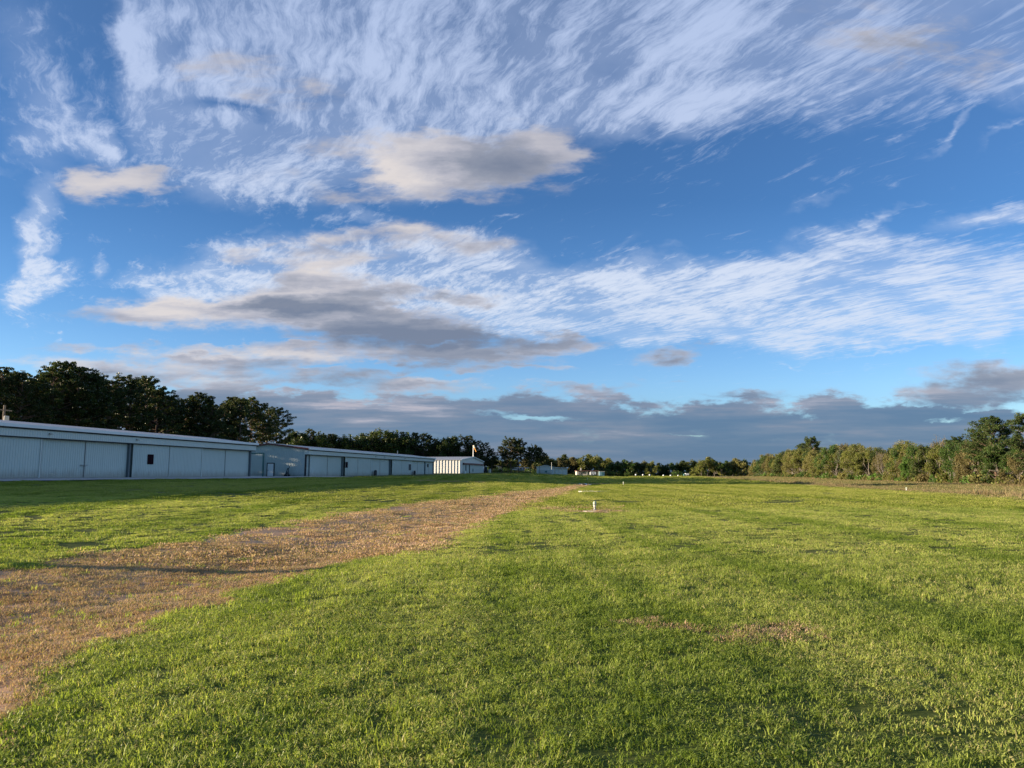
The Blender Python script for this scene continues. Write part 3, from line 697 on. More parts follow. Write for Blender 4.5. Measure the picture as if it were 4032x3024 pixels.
# ------------------------------------------------------------------ hangars
HS = -56.2                                        # the line of the hangar fronts
def long_hangar(name_label, t0, t1, zb, ze, bays, gable_near=True):
    """bays: list of (t_left, t_seam, t_right, recessed); local x = s, y = t, measured from the front corner"""
    h = thing('hangar', name_label, 'hangar', HS, t0, zb, group='long row hangars')
    L = t1 - t0; E = ze - zb; Dp = 14.; R = E + .85
    w = MB()
    w.ribbed((-Dp, L), (-Dp, 0), 0, E, (-1, 0))                                    # back
    for (y, o, a, b) in ((0, -1, (-Dp, 0), (-.25, 0)), (L, 1, (-.25, L), (-Dp, L))):
        ln = Dp - .25
        f = (lambda q: E + .85 * (1 - abs((q if y == 0 else ln - q) - 7.) / 7.)) if True else None
        w.ribbed(a, b, 0, f, (0, o), pitch=.3, d=.02)
    w.box(-.5, -.3, .02, L - .02, 0, E - .05)                                      # inner front behind the sliding doors
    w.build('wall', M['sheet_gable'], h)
    r = MB()                                                                       # roof: two slopes with thickness
    for (x0, z0, x1, z1) in ((.55, E - .02, -7., R + .05), (-7., R + .05, -Dp - .3, E - .02)):
        r.prism([(x0, -.3, z0), (x1, -.3, z1), (x1, -.3, z1 + .1), (x0, -.3, z0 + .1)], (0, L + .6, 0))
    r.build('roof', M['roof_tan'], h)
    MB().box(.56, .74, -.3, L + .3, E - .17, E + .13).box(.50, .56, -.3, L + .3, E - .12, E + .06).build('gutter', M['gutter'], h)
    if True:
        g = MB().prism([(.5, -.36, E - .2), (-7., -.36, R - .12), (-7., -.36, R + .16), (.5, -.36, E + .1)], (0, .06, 0))
        g.prism([(-7., -.36, R - .12), (-Dp - .3, -.36, E - .2), (-Dp - .3, -.36, E + .1), (-7., -.36, R + .16)], (0, .06, 0))
        g.build('trim', M['trim_red'], h)
    hd = MB()
    hd.ribbed((.42, -.1), (.42, L + .1), E - .98, E - .30, (1, 0), pitch=.3, d=.02)
    hd.box(-.3, .40, -.1, -.04, E - .98, E - .22).box(-.3, .40, L + .04, L + .1, E - .98, E - .22)
    hd.build('header', M['header'], h)
    MB().box(-.28, .38, 0, L, E - 1.08, E - .99).build('door_track', M['dark'], h)
    MB().box(.1, .55, -.2, L + .2, E - .30, E - .19).build('eave_shade_strip', M['dark'], h)  # dark strip standing in for the shade under the gutter
    for (a, m, b, rec) in bays:
        x = -.12 if rec else .12
        for (p, q) in ((a, m), (m, b)) if m else ((a, b),):
            d = MB().ribbed((x, p - t0 + .04), (x, q - t0 - .04), .06, E - 1.02, (1, 0), pitch=.3, d=.022)
            d.box(x - .05, x - .003, p - t0 + .04, q - t0 - .04, .06, E - 1.02)
            d = d.build('door_panel', M['door'], h)
            hd2 = MB().box(x + .02, x + .05, p - t0 + .02, p - t0 + .10, .06, E - 1.04)
            hd2.build('edge_rail', M['steel'] if rec else M['header'], d)
        MB().box(-.2, .2 if not rec else .16, b - t0 - .04, b - t0 + (.20 if rec else .08), 0, E - 1.0).build('post', M['trim_dark'] if rec else M['header'], h)
    MB().box(-.35, .30, 0, L, -.25, .05).build('sill', M['concrete'], h)
    return h, E
def add_lamp(h, y, E, k=1.):
    l = MB().box(.43, .55, y - .12 * k, y + .12 * k, E - .62, E - .5).prism([(.55, y - .16 * k, E - .62), (.55, y + .16 * k, E - .62), (.72, y + .14 * k, E - .66), (.72, y - .14 * k, E - .66)], (0, 0, .05))
    return l.build('wall_lamp', M['steel'], h)
def add_window(h, y, z0, x=.12, w=.9, hh=1.0, frame='red', glass='red'):
    f = MB().box(x + .02, x + .07, y - w / 2, y + w / 2, z0, z0 + .07).box(x + .02, x + .07, y - w / 2, y + w / 2, z0 + hh - .07, z0 + hh)
    f.box(x + .02, x + .07, y - w / 2, y - w / 2 + .07, z0 + .07, z0 + hh - .07).box(x + .02, x + .07, y + w / 2 - .07, y + w / 2, z0 + .07, z0 + hh - .07).box(x + .02, x + .065, y - .03, y + .03, z0 + .07, z0 + hh - .07)
    o = f.build('window', M[frame], h)
    MB().box(x + .021, x + .045, y - w / 2 + .07, y + w / 2 - .07, z0 + .07, z0 + hh - .07).build('pane', M[glass], o)
    return o

tx = lambda X: t_of(X, HS + .1)
B1 = [(tx(-560), tx(-420), tx(-330), 1), (tx(-330), None, tx(-240), 0), (tx(-240), tx(-100), None, 0)]
T10 = -16.
b1 = [(T10, T10 + 8, T10 + 16, 1), (T10 + 16, T10 + 24, T10 + 32, 0), (T10 + 32, T10 + 40, tx(-210), 1), (tx(-200), tx(-30), tx(164), 0),
      (tx(176), tx(348), tx(514), 1), (tx(528), tx(672), tx(799), 0), (tx(801), tx(897), tx(990), 1)]
b1 = [(a, m if (m and a < m < b) else (a + b) / 2, b, r) for (a, m, b, r) in b1]
ZB1, ZE1 = 1.17, 6.02
h1, E1 = long_hangar('long white metal hangar nearest the camera, cut off by the left edge of the photo', T10, tx(1003), ZB1, ZE1, b1)
add_lamp(h1, tx(186) - T10, E1); add_lamp(h1, tx(531) - T10, E1)
add_window(h1, tx(598) - T10, 1.55, w=1.05, hh=1.15)
MB().box(.15, .24, tx(342) - T10 - .1, tx(342) - T10 + .1, 1.2, 1.35).box(-.07, .05, tx(346) - T10 - .5, tx(346) - T10 + .5, 1.3, 1.36).build('latch', M['steel'], h1)

T20, T21 = 121., 203.
tx2 = lambda X: t_of(X, HS + .1)
b2 = [(tx2(1228), tx2(1297), tx2(1352), 1), (tx2(1362), tx2(1412), tx2(1462), 0), (tx2(1464), tx2(1502), tx2(1538), 1), (tx2(1546), tx2(1584), tx2(1620), 0), (tx2(1622), tx2(1648), tx2(1676), 1), (tx2(1678), tx2(1692), T21 - .3, 1)]
ZB2, ZE2 = 1.12, 5.95
h2, E2 = long_hangar('second long white hangar farther along the row, with maroon trim on its plain gable end', T20, T21, ZB2, ZE2, b2)
for X in (1476, 1511, 1591): add_lamp(h2, tx2(X) - T20, E2, 1.6)
add_window(h2, tx2(1366) - T20, 1.7, w=1.5, hh=1.1)
add_window(h2, tx2(1615) - T20, 1.3, w=2.2, hh=1.7, frame='white', glass='dark')
add_window(h2, tx2(1689) - T20, 2.3, x=-.12, w=1.3, hh=.9, frame='dark', glass='dark')
for X in (1476, 1630):
    MB().box(.3, .62, tx2(X) - T20 - .5, tx2(X) - T20 + .5, 0, 1.15).box(.34, .58, tx2(X) - T20 - .4, tx2(X) - T20 + .4, 1.15, 1.3).build('meter_cabinet', M['dark'], h2)
# gable end: roll-up door, entrance door
def gx(X):                                        # photo column -> local x on the gable plane (t = T20)
    f = math.atan((X - FULLW / 2) / FPX) - ALPHA
    return math.tan(f) * T20 - HS
x0, x1 = gx(980), gx(1040)
ru = MB()
for k in range(14): ru.box(x0, x1, -.09 - .02 * (k % 2), -.03, .15 + k * .27, .15 + (k + 1) * .27 - .015)
ru = ru.build('roll_up_door', M['door'], h2)
MB().box(x1, x1 + .22, -.16, -.03, 0, 4.15).box(x0 - .2, x1, -.16, -.03, 3.95, 4.15).build('door_frame', M['teal'], ru)
MB().box(x0, x1, -.14, -.03, .0, .14).build('bottom_bar', M['white'], ru)
x0, x1 = gx(1060), gx(1084)
dr = MB().box(x0, x1, -.08, -.03, .1, 2.25).build('entrance_door', M['white'], h2)
MB().box(x0 - .14, x0, -.12, -.02, .0, 2.4).box(x1, x1 + .14, -.12, -.02, .0, 2.4).box(x0, x1, -.12, -.02, 2.26, 2.4).build('door_frame', M['dark'], dr)
MB().box(x0 + .1, x0 + .16, -.16, -.08, 1.05, 1.2).build('handle', M['red'], dr)
MB().box(-.26, .0, -.04, .2, 0, E2 - .98).build('post', M['dark'], h2)
MB().tube([(.62, L_ := T21 - T20 - 1.0, E2 - .45), (.80, L_, E2 - .35)], [.28, .34], 12).build('dish', M['white'], h2)

def small_gable_hangar():
    z = 1.26; s0 = -55.2; t0, t1 = 231.5, 267.5
    h = thing('hangar', 'ribbed white hangar with a low gable and a sunlit side wall ending the hangar row', 'hangar', s0, t0, z)
    L = t1 - t0; E = 4.75; R = 6.05; Dp = 30.
    w = MB()
    w.ribbed((-Dp, 0), (0, 0), 0, E, (0, -1), pitch=1.0, d=.13)                      # sunlit side, broad ribs
    w.ribbed((0, L), (-Dp, L), 0, E, (0, 1), pitch=.95, d=.06)
    w.ribbed((-Dp, L), (-Dp, 0), 0, lambda q: E + (R - E) * (1 - abs(q - L / 2) / (L / 2)), (-1, 0), pitch=.9)
    f = lambda q: E + (R - E) * (1 - abs(q - L / 2) / (L / 2))
    n = 40
    for i in range(n):
        a, b = L * i / n, L * (i + 1) / n
        w.poly([(0, a, 0), (0, b, 0), (0, b, f(b)), (0, a, f(a))])
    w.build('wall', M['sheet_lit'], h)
    r = MB()
    for (y0, z0, y1, z1) in ((-.3, E - .05, L / 2, R), (L / 2, R, L + .3, E - .05)):
        r.prism([(.35, y0, z0 + .02), (.35, y1, z1 + .05), (.35, y1, z1 + .17), (.35, y0, z0 + .14)], (-Dp - .7, 0, 0))
    r.build('roof', M['roof_grey'], h)
    MB().prism([(.36, -.35, E - .15), (.36, L / 2, R - .08), (.36, L / 2, R + .22), (.36, -.35, E + .18)], (.06, 0, 0)).prism([(.36, L / 2, R - .08), (.36, L + .35, E - .15), (.36, L + .35, E + .18), (.36, L / 2, R + .22)], (.06, 0, 0)).build('trim', M['white'], h)
    MB().box(.03, .5, 3.2, L - 1.2, 3.35, 3.9).build('header', M['trim_red'], h)
    for (a, b, m_) in ((3.4, 6.6, 'door'), (6.9, 12.0, 'door'), (12.3, 24., 'blue'), (24.2, L - 1.4, 'blue')):
        MB().ribbed((.14, a), (.14, b), .05, 3.36, (1, 0), pitch=.8, d=.05).box(.05, .135, a, b, .05, 3.36).build('door_panel', M['door'], h)
    for y in (6.75, 12.15): MB().box(.1, .36, y - .28, y + .28, 0, 3.36).build('post', M['dark'], h)
    MB().box(.2, .26, 17.2, 18.4, 1.3, 1.9).box(.2, .26, 17.6, 18., 1., 2.2).build('plaque', M['teal'], h)
    for y in (-.05, L - .3): MB().box(0.01, .12, y, y + .35, 0, E).build('corner_trim', M['white'], h)
    return h
small_gable_hangar()

# windsock on the ridge of the last hangar, seen a little behind it
def windsock():
    s, t, _ = at_px(1864, 258)
    zb = 1.26 + 6.0; h = thing('windsock', 'faded orange windsock hanging from a white pole above the small gabled hangar', 'windsock', s, t, zb)
    MB().tube([(0, 0, -.3), (0, 0, 3.0), (0, 0, 4.3)], [.15, .12, .08], 10).build('pole', M['white'], h)
    a = Vector((.15, 0, 4.2)); d = Vector((.93, -.35, -2.05)).normalized(); ln = 2.5
    mb = MB(); pr = []
    k = 14; fr = d.orthogonal().normalized(); fb = d.cross(fr)
    segs = [(i / 8, .30 - .16 * i / 8) for i in range(9)]
    for (q, r) in segs:
        for j in range(k):
            an = 2 * math.pi * j / k; mb.v.append(tuple(a + d * ln * q + (fr * math.cos(an) + fb * math.sin(an)) * r * (1 + .1 * math.sin(3 * an + q * 5))))
    for i in range(8):
        for j in range(k):
            p = i * k + j; p2 = i * k + (j + 1) % k; mb.f.append((p, p2, p2 + k, p + k))
    me = new_mesh('sock', mb.v, mb.f, [M['cream'], M['orange']], mi=[0 if (i // k) < 3 else 1 for i in range(8 * k)], smooth=True)
    sk = link('sock', me, h)
    MB().tube([a - d * .05 + (fr * math.cos(q) + fb * math.sin(q)) * .31 for q in np.linspace(0, 2 * math.pi, 17)], .03, 6, cap=False).build('hoop', M['steel'], sk)
windsock()

def utility_pole(label, X, D, top_y, group=None, r=.16, arms=True, base=None):
    s, t, z = at_px(X, D)
    ztop = EYE + (HORIZON - top_y) / FPX * D
    h = thing('utility_pole', label, 'pole', s, t, z, group)
    H = ztop - z
    MB().tube([(0, 0, -.3), (0, 0, H * .5), (0, 0, H)], [r * 1.2, r, r * .8], 10).build('pole', M['wood'] if arms else M['white_old'], h)
    if arms:
        MB().box(-.08, .08, -1.1, 1.1, H - .7, H - .56).build('crossarm', M['wood'], h)
        MB().lathe([(.0, 0), (.28, .02), (.30, .1), (.30, .85), (.22, .95), (.05, .97)], 12, (.38, 0, H - 2.3)).build('transformer', M['concrete'], h)
    return h
utility_pole('grey utility pole with a transformer rising behind the nearest hangar at the left edge', 11, 92, 1596)
utility_pole('slim pale post standing up behind the roof of the second long hangar', 1567, 190, 1775, arms=False, r=.11)
utility_pole('slim pale flagpole in front of the distant white hangar', 2171, 285, 1821, arms=False, r=.08)

def wheeled_frame():                              # leaning against the gable of the second hangar
    x = gx(1147) - 0.0
    h = thing('hand_truck', 'dark A-shaped wheeled frame with a raised handle leaning by the gable wall', 'hand truck', HS + x, T20 - .9, 1.1)
    f = MB().tube([(-.42, 0, .05), (-.1, .3, 1.45)], .07, 8).tube([(.25, 0, .05), (.05, .3, 1.45)], .07, 8).tube([(-.1, .3, 1.45), (.05, .3, 1.45)], .07, 8).tube([(-.32, .1, .5), (.2, .1, .5)], .05, 8).tube([(-.05, .1, .9), (-.1, 0, .1)], .10, 8)
    f.build('frame', M['dark'], h)
    MB().tube([(.05, .3, 1.4), (.3, .45, 1.95)], .045, 8).build('handle', M['dark'], h)
    for x in (-.38, .3):
        MB().tube([(x, -.06, .22), (x, .06, .22)], .22, 14).build('wheel', M['rubber'], h)
wheeled_frame()

def drum(label, name, cat, X, s_, t_, mt, r=.3, hgt=.9):
    z = float(ground_z(s_, t_)); h = thing(name, label, cat, s_, t_, z)
    MB().lathe([(r * .96, 0), (r, .02), (r, hgt * .33), (r * 1.04, hgt * .35), (r, hgt * .37), (r, hgt * .66), (r * 1.04, hgt * .68), (r, hgt * .7), (r, hgt - .02), (r * .95, hgt), (r * .93, hgt - .03)], 16).build('body', mt, h)
    MB().lathe([(.05, 0), (.05, .05), (.03, .06)], 8, (r * .5, 0, hgt - .03)).build('cap', M['steel'], h)
drum('small white drum at the near corner of the gabled hangar front', 'drum', 'drum', 0, -54.2, 233.5, M['white'], .45, .9)
drum('dark barrel at the far corner of the gabled hangar', 'barrel', 'barrel', 0, -54.3, 268.0, M['dark'], .6, 2.2)
drum('pale round container beside the dark barrel at the gabled hangar', 'container', 'container', 0, -53.2, 269.5, M['cream_wall'], .55, 1.5)

# ------------------------------------------------------------------ distant buildings
def far_hangar_a():
    s, t, z = at_px(1928, 330); z = EYE + (HORIZON - 1861) / FPX * 330; k = 330 / FPX
    e = thing('small_hangar', 'small pale blue gabled shed between the hangar row and the pines', 'shed', s, t, z - .0); e.rotation_euler = (0, 0, 0)
    w, E, R, D = 48 * k, 22 * k, 27 * k, 8.
    m = MB(); f = lambda x: E + (R - E) * (1 - abs(x - w / 2) / (w / 2))
    m.prism([(0, 0, -1), (w, 0, -1), (w, 0, E), (w / 2, 0, R), (0, 0, E)], (0, D, 0)); m.build('wall', M['sheet'], e)
    r = MB(); r.prism([(-.25, -.4, E - .1), (w / 2, -.4, R), (w + .25, -.4, E - .1), (w + .25, -.4, E + .08), (w / 2, -.4, R + .2), (-.25, -.4, E + .08)], (0, D + .8, 0)); r.build('roof', M['roof_grey'], e)
    for (a, b) in ((.1, .44), (.54, .95)): MB().box(w * a, w * b, -.06, -.01, 0, E * .72).build('door_panel', M['blue'], e)
    MB().box(w * .07, w * .97, -.12, -.02, E * .73, E * .80).build('door_track', M['teal'], e)
far_hangar_a()
def far_hangar_b():
    D0 = 300; s, t, z = at_px(2115, D0); z = EYE + (HORIZON - 1868) / FPX * D0; k = D0 / FPX
    e = thing('distant_hangar', 'distant white hangar with a low peaked front, just right of the pines', 'hangar', s, t, z); e.rotation_euler = (0, 0, 0)
    w, E, R = 64 * k, 28 * k, 33.5 * k; w2 = 121 * k
    MB().prism([(0, 0, -1), (w, 0, -1), (w, 0, E - .1), (w / 2, 0, R), (0, 0, E)], (0, 9, 0)).build('wall', M['white'], e)
    MB().prism([(w + .02, .5, -1), (w2, 5., -1), (w2, 5., 23.5 * k), (w + .02, .5, 26 * k)], (0, 9, 0)).build('side_wing', M['white_old'], e)
    MB().prism([(-.3, -.4, E - .05), (w / 2, -.4, R + .02), (w + .3, -.4, E - .15), (w + .3, -.4, E + .1), (w / 2, -.4, R + .3), (-.3, -.4, E + .2)], (0, 9.8, 0)).prism([(w + .3, .0, 26 * k + .02), (w2 + .2, 4.5, 23.5 * k + .02), (w2 + .2, 4.5, 23.5 * k + .22), (w + .3, .0, 26 * k + .22)], (0, 9.6, 0)).build('roof', M['white'], e)
    for a in (.05, .5): MB().box(w * a, w * (a + .42), -.07, -.01, .1, E * .62).build('door_panel', M['door'], e)
    MB().box(w * .46, w * .60, -.1, -.075, E * .25, E * .5).build('emblem', M['teal'], e)
    for q in (.12, .4, .68):
        a = Vector((w, .5, 0)); b = Vector((w2, 5., 0)); d = (b - a)
        p0 = a + d * q; p1 = a + d * (q + .24); n = Vector((d.y, -d.x, 0)).normalized() * .06
        MB().prism([tuple(p0 + n), tuple(p1 + n), tuple(p1 + n + Vector((0, 0, 19 * k))), tuple(p0 + n + Vector((0, 0, 19 * k)))], tuple(-n * .8)).build('bay_door', M['header'], e)
    MB().lathe([(.2, 0), (.35, .15), (.3, .4), (.1, .5)], 10, (w2 + .1, 5, 23.5 * k)).build('lamp', M['white'], e)
far_hangar_b()
def far_house():
    D0 = 330; s, t, z = at_px(2270, D0); z = EYE + (HORIZON - 1872) / FPX * D0; k = D0 / FPX
    e = thing('house', 'low cream house with a flat brown roof and open porch in the distance', 'house', s, t, z); e.rotation_euler = (0, 0, 0)
    w = 84 * k; H = 16.5 * k
    MB().box(0, 42 * k, 1.2, 8, -1, H).box(42 * k, 70 * k, 2.6, 8, -1, H).build('wall', M['cream_wall'], e)
    MB().box(-.3, w, -.3, 8.4, H, H + .35).build('roof', M['roof_brown'], e)
    MB().box(19 * k - .3, 19 * k + .3, 4, 4.6, H + .35, H + 1.5).build('chimney', M['cream_wall'], e)
    for a in (.3, 6, 12, 40, 56, 70, 83): MB().box(a * k - .12, a * k + .12, .0, .24, 0, H).build('porch_post', M['white_old'], e)
    for a in (8, 14): MB().box(a * k, (a + 3) * k, 1.1, 1.19, .1, 2.0).build('door', M['red'] if a > 10 else M['dark'], e)
    for a in (24, 50): 
        f = MB().box(a * k, (a + 7) * k, 1.1 if a < 40 else 2.5, 1.19 if a < 40 else 2.59, .8, 1.7).build('window', M['glass'], e)
    s, t, _ = at_px(2322, D0 - 6)
    c = thing('camper', 'white boxy camper parked at the porch of the cream house', 'camper', s, t, z); c.rotation_euler = (0, 0, 0)
    MB().prism([(0, 0, .35), (22 * k, 0, .35), (22 * k, 0, 13 * k), (18 * k, 0, 14 * k), (.3, 0, 14 * k), (0, 0, 12 * k)], (0, 2.2, 0)).build('body', M['white'], c)
    for a in (2, 11): MB().box(a * k, (a + 5) * k, -.03, -.005, .9, 1.3).build('window', M['glass'], c)
    for a in (6, 17): MB().tube([(a * k, -.02, .3), (a * k, .25, .3)], .32, 12).build('wheel', M['rubber'], c)
    s, t, _ = at_px(2358, D0 - 2)
    c = thing('garden_shed', 'blue-grey metal shed at the right end of the cream house', 'shed', s, t, z); c.rotation_euler = (0, 0, 0)
    MB().box(0, 19 * k, 0, 3, -.6, 15 * k).build('wall', M['blue'], c)
    MB().prism([(-.15, -.2, 15 * k), (19 * k + .15, -.2, 14 * k), (19 * k + .15, -.2, 15 * k + .1), (-.15, -.2, 16 * k)], (0, 3.5, 0)).build('roof', M['white_old'], c)
    MB().box(8 * k, 15 * k, -.05, -.01, 0, 12 * k).build('door', M['teal'], c)
far_house()

def parked_truck(X, D, base_y, label, width_px, name='parked_truck', col='white', cab='teal'):
    k = D / FPX; s, t, _ = at_px(X, D); z = EYE + (HORIZON - base_y) / FPX * D
    e = thing(name, label, 'truck', s, t, z); e.rotation_euler = (0, 0, 0)
    w = width_px * k; h = w * .62
    MB().prism([(w * .34, 0, .5), (w, 0, .5), (w, 0, h), (w * .34, 0, h)], (0, 2.2, 0)).build('cargo_box', M[col], e)
    MB().prism([(0, .1, .45), (w * .33, .1, .45), (w * .33, .1, h * .82), (w * .12, .1, h * .82), (0, .1, h * .45)], (0, 2.0, 0)).build('cab', M[cab], e)
    MB().prism([(w * .06, .06, h * .5), (w * .28, .06, h * .5), (w * .28, .06, h * .76), (w * .14, .06, h * .76)], (0, .03, 0)).build('window', M['glass'], e)
    for a in (.15, .62, .88): MB().tube([(w * a, -.02, .42), (w * a, .3, .42)], .42, 12).build('wheel', M['rubber'], e)
parked_truck(2688, 410, 1876, 'white and teal box truck parked under the far tree line', 20)
parked_truck(1979, 322, 1862, 'small white truck parked beside the pale blue shed', 16, cab='white')

def small_plane():
    D = 305; s, t, _ = at_px(2050, D); z = EYE + (HORIZON - 1860) / FPX * D
    e = thing('light_aircraft', 'white high-wing light aircraft parked in the shade between the pine trunks', 'aircraft', s, t, z); e.rotation_euler = (0, 0, math.radians(52))
    f = MB().tube([(0, -1.9, .95), (0, -1.5, 1.0), (0, -.6, 1.1), (0, .6, 1.15), (0, 2.2, 1.1), (0, 4.4, 1.25)], [.15, .42, .55, .6, .35, .12], 12); f.build('fuselage', M['white'], e, smooth=True)
    MB().prism([(-5.0, -.7, 1.78), (-5.0, .7, 1.78), (-5.0, .6, 1.9), (-5.0, -.6, 1.92)], (10, 0, 0)).build('wing', M['white'], e)
    MB().prism([(-.04, 3.7, 1.2), (-.04, 4.6, 1.2), (-.04, 4.7, 2.4), (-.04, 4.2, 2.4)], (.08, 0, 0)).build('tail_fin', M['red'], e)
    MB().prism([(-1.6, 3.9, 1.25), (-1.6, 4.5, 1.25), (-1.6, 4.5, 1.31), (-1.6, 3.9, 1.31)], (3.2, 0, 0)).build('tailplane', M['white'], e)
    MB().box(-.56, .56, -.75, -.1, 1.35, 1.72).build('windscreen', M['glass'], e)
    for x in (-1.1, 1.1, 0):
        w = MB().tube([(x - .07, .1 if x else -1.5, .2), (x + .07, .1 if x else -1.5, .2)], .2, 12).build('wheel', M['rubber'], e)
        MB().tube([(x, .1 if x else -1.5, .2), (x * .3, .1 if x else -1.5, .8)], .04, 6).build('strut', M['steel'], e)
    MB().box(-.05, .05, -2.0, -1.95, .15, 1.75).build('propeller', M['dark'], e)
small_plane()

# white edge markers in front of the far trees
mk = None
for i, (X, y) in enumerate(((2500, 1872), (2528, 1872.5), (2554, 1873), (2608, 1874.5), (2636, 1875), (2665, 1875.5))):
    D = 395; k = D / FPX; s, t, _ = at_px(X, D); z = EYE + (HORIZON - y - 2.2) / FPX * D
    if mk is None:
        mk = thing('edge_marker', '', 'marker', s, t, z, group='white markers in front of the far trees')
        c_ = MB().lathe([(.42, .35), (.47, .5), (.42, .8), (.25, 1.02), (.05, 1.1)], 14).build('dome', M['white'], mk, smooth=True)
        p_ = MB().tube([(0, 0, -.5), (0, 0, .4)], .10, 8).build('post', M['dark'], mk)
        e = mk
    else:
        e = mk.copy(); C.objects.link(e); e.location = W(s, t, z)
        for ch in (c_, p_): q = ch.copy(); C.objects.link(q); q.parent = e
    e['label'] = ['leftmost white domed marker in front of the far trees', 'second white domed marker from the left in front of the far trees', 'third white domed marker from the left, just before the gap in the row', 'fourth white domed marker from the left, just after the gap in the row', 'fifth white domed marker from the left in front of the far trees', 'rightmost white domed marker in the row before the far trees'][i]

# ------------------------------------------------------------------ runway lights
def runway_light(label, p, k=1., pad=1., padr=.95, H=.40):
    s, t, z = p; e = thing('runway_light', label, 'light', s, t, z)
    h = H
    MB().lathe([(.075, .0), (.075, .03), (.038, .04), (.036, h * .22), (.052, h * .24), (.052, h * .29), (.044, h * .31), (.058, h * .46), (.068, h * .5), (.068, h * .58), (.05, h * .61)], 20).build('stem', M['white_old'], e, smooth=False)
    g = MB().lathe([(.05, h * .615), (.072, h * .64), (.076, h * .75), (.062, h * .90), (.03, h * .985), (.006, h)], 20).build('globe', M['lens'], e, smooth=True)
    for q in (.645, .30, .13): MB().lathe([(.06 if q < .6 else .078, h * (q - .02)), (.064 if q < .6 else .083, h * q), (.06 if q < .6 else .078, h * (q + .02))], 20).build('ring', M['trim_dark'], g)
    r = np.random.default_rng(3); m = MB(); n = 28
    rr = padr * (1 + .12 * r.normal(size=n) * .5)
    pts = [(rr[j] * math.cos(2 * math.pi * j / n), rr[j] * .8 * math.sin(2 * math.pi * j / n), -.08) for j in range(n)]
    m.prism(pts, (0, 0, .055)); m.build('pad', M['pad'], e)
    return e
runway_light('white stake-like runway light on a pale round pad, nearest the camera beyond the grass', (PAD[0], PAD[1], PAD[2] + .03), padr=.52)
for (X, y, lab, pr, H) in ((2455, 1911, 'second runway light, small and white, straight beyond the nearest one', .5, .5), (3570, 1936, 'runway light on a pale square base at the right edge by the dry grass', .75, .42)):
    q = ray_ground(X, y); runway_light(lab, (q[0], q[1], q[2] + .03), padr=pr, H=H)
for (X, y, lab) in ((2313, 1892, 'small runway light standing in the far shadow band beyond the ditch end'), (2420, 1881, 'far pale runway light just beyond the shadow band')):
    q = ray_ground(X, y); runway_light(lab, (q[0], q[1], q[2] + .05), padr=.4, H=.6)
for (p, a, lab) in ((PAD2, 1.45, 'pale bare concrete slab flush with the grass beyond the nearest runway light'), (ray_ground(3880, 1990), .45, 'small pale slab lying in the grass near the right edge')):
    e = thing('slab', lab, 'slab', p[0], p[1], p[2] - .02); r = np.random.default_rng(int(a * 10)); n = 24
    m = MB(); m.prism([(a * (1 + .07 * r.normal()) * math.cos(2 * math.pi * j / n), a * .45 * (1 + .07 * r.normal()) * math.sin(2 * math.pi * j / n), -.08) for j in range(n)], (0, 0, .12)); m.build('top', M['pad'], e)

# broken concrete at the culvert mouth where the ditch ends
rr_ = np.random.default_rng(5)
def lump(name, lab, cat, s, t, size, mt, seed, group=None, flat=.5):
    bm = bmesh.new(); bmesh.ops.create_icosphere(bm, subdivisions=2, radius=size)
    for v in bm.verts:
        n = mnoise.noise(v.co / size * 1.3 + Vector((seed * 7.1, seed, 0))); v.co *= 1 + .45 * n
        v.co.z *= flat
    me = bpy.data.meshes.new(name); bm.to_mesh(me); bm.free(); me.materials.append(mt)
    ob = link(name, me); ob.location = W(s, t, float(ground_z(s, t) + relief(np.array(s), np.array(t))) + size * flat * .3); ob.rotation_euler = (0, 0, seed)
    return tag(ob, lab, cat, group)
for i in range(6):
    q = ray_ground(2284 + i * 8, 1908 + (i % 2) * 2)
    lump('concrete_lump', 'broken pale concrete lump at the dark mouth of the culvert where the ditch ends', 'rubble', q[0], q[1], .22 + .12 * rr_.uniform(), M['stone'], i + 1, 'rubble at the culvert mouth')
def culvert():
    q = ray_ground(2276, 1911); e = thing('culvert', 'dark pipe culvert opening at the far end of the ditch', 'culvert', q[0] + .8, q[1] + 1.5, q[2] - .12)
    n = 20; m = MB()
    for i in range(n):
        a0, a1 = 2 * math.pi * i / n, 2 * math.pi * (i + 1) / n
        o0, o1, i0, i1 = [(r * math.cos(a), 0, -.02 + r * math.sin(a)) for (r, a) in ((.38, a0), (.38, a1), (.33, a0), (.33, a1))]
        sh = lambda p: (p[0], p[1] + 3, p[2])
        m.poly([o0, i0, i1, o1]); m.poly([o0, o1, sh(o1), sh(o0)]); m.poly([i0, sh(i0), sh(i1), i1])
    m.build('pipe', M['steel'], e)
    MB().tube([(0, -.05, -.02 + .0), (0, .04, -.02)], .33, 16).build('shadowed_mouth', M['dark'], e)  # dark disc in place of the shade inside the pipe
culvert()

# guessed post, added out of view to cast the long shadow across the ditch
def edge_post():
    p = ray_ground(1330, 2236); L = 2.1 / math.tan(SUN_EL)
    x, y = W(p[0], p[1]).x - math.cos(SUN_TRAVEL) * L, W(p[0], p[1]).y - math.sin(SUN_TRAVEL) * L
    s, t = ST(x, y); z = float(ground_z(s, t))
    ob = MB().tube([(0, 0, -.3), (0, 0, 1.0), (0, 0, p[2] + 2.1 - z)], [.25, .24, .23], 12).build('unseen_shadow_post', M['wood'])
    ob.location = (x, y, z); tag(ob, 'unseen wooden post added to cast the thin shadow across the bare ditch strip', 'post')
edge_post()

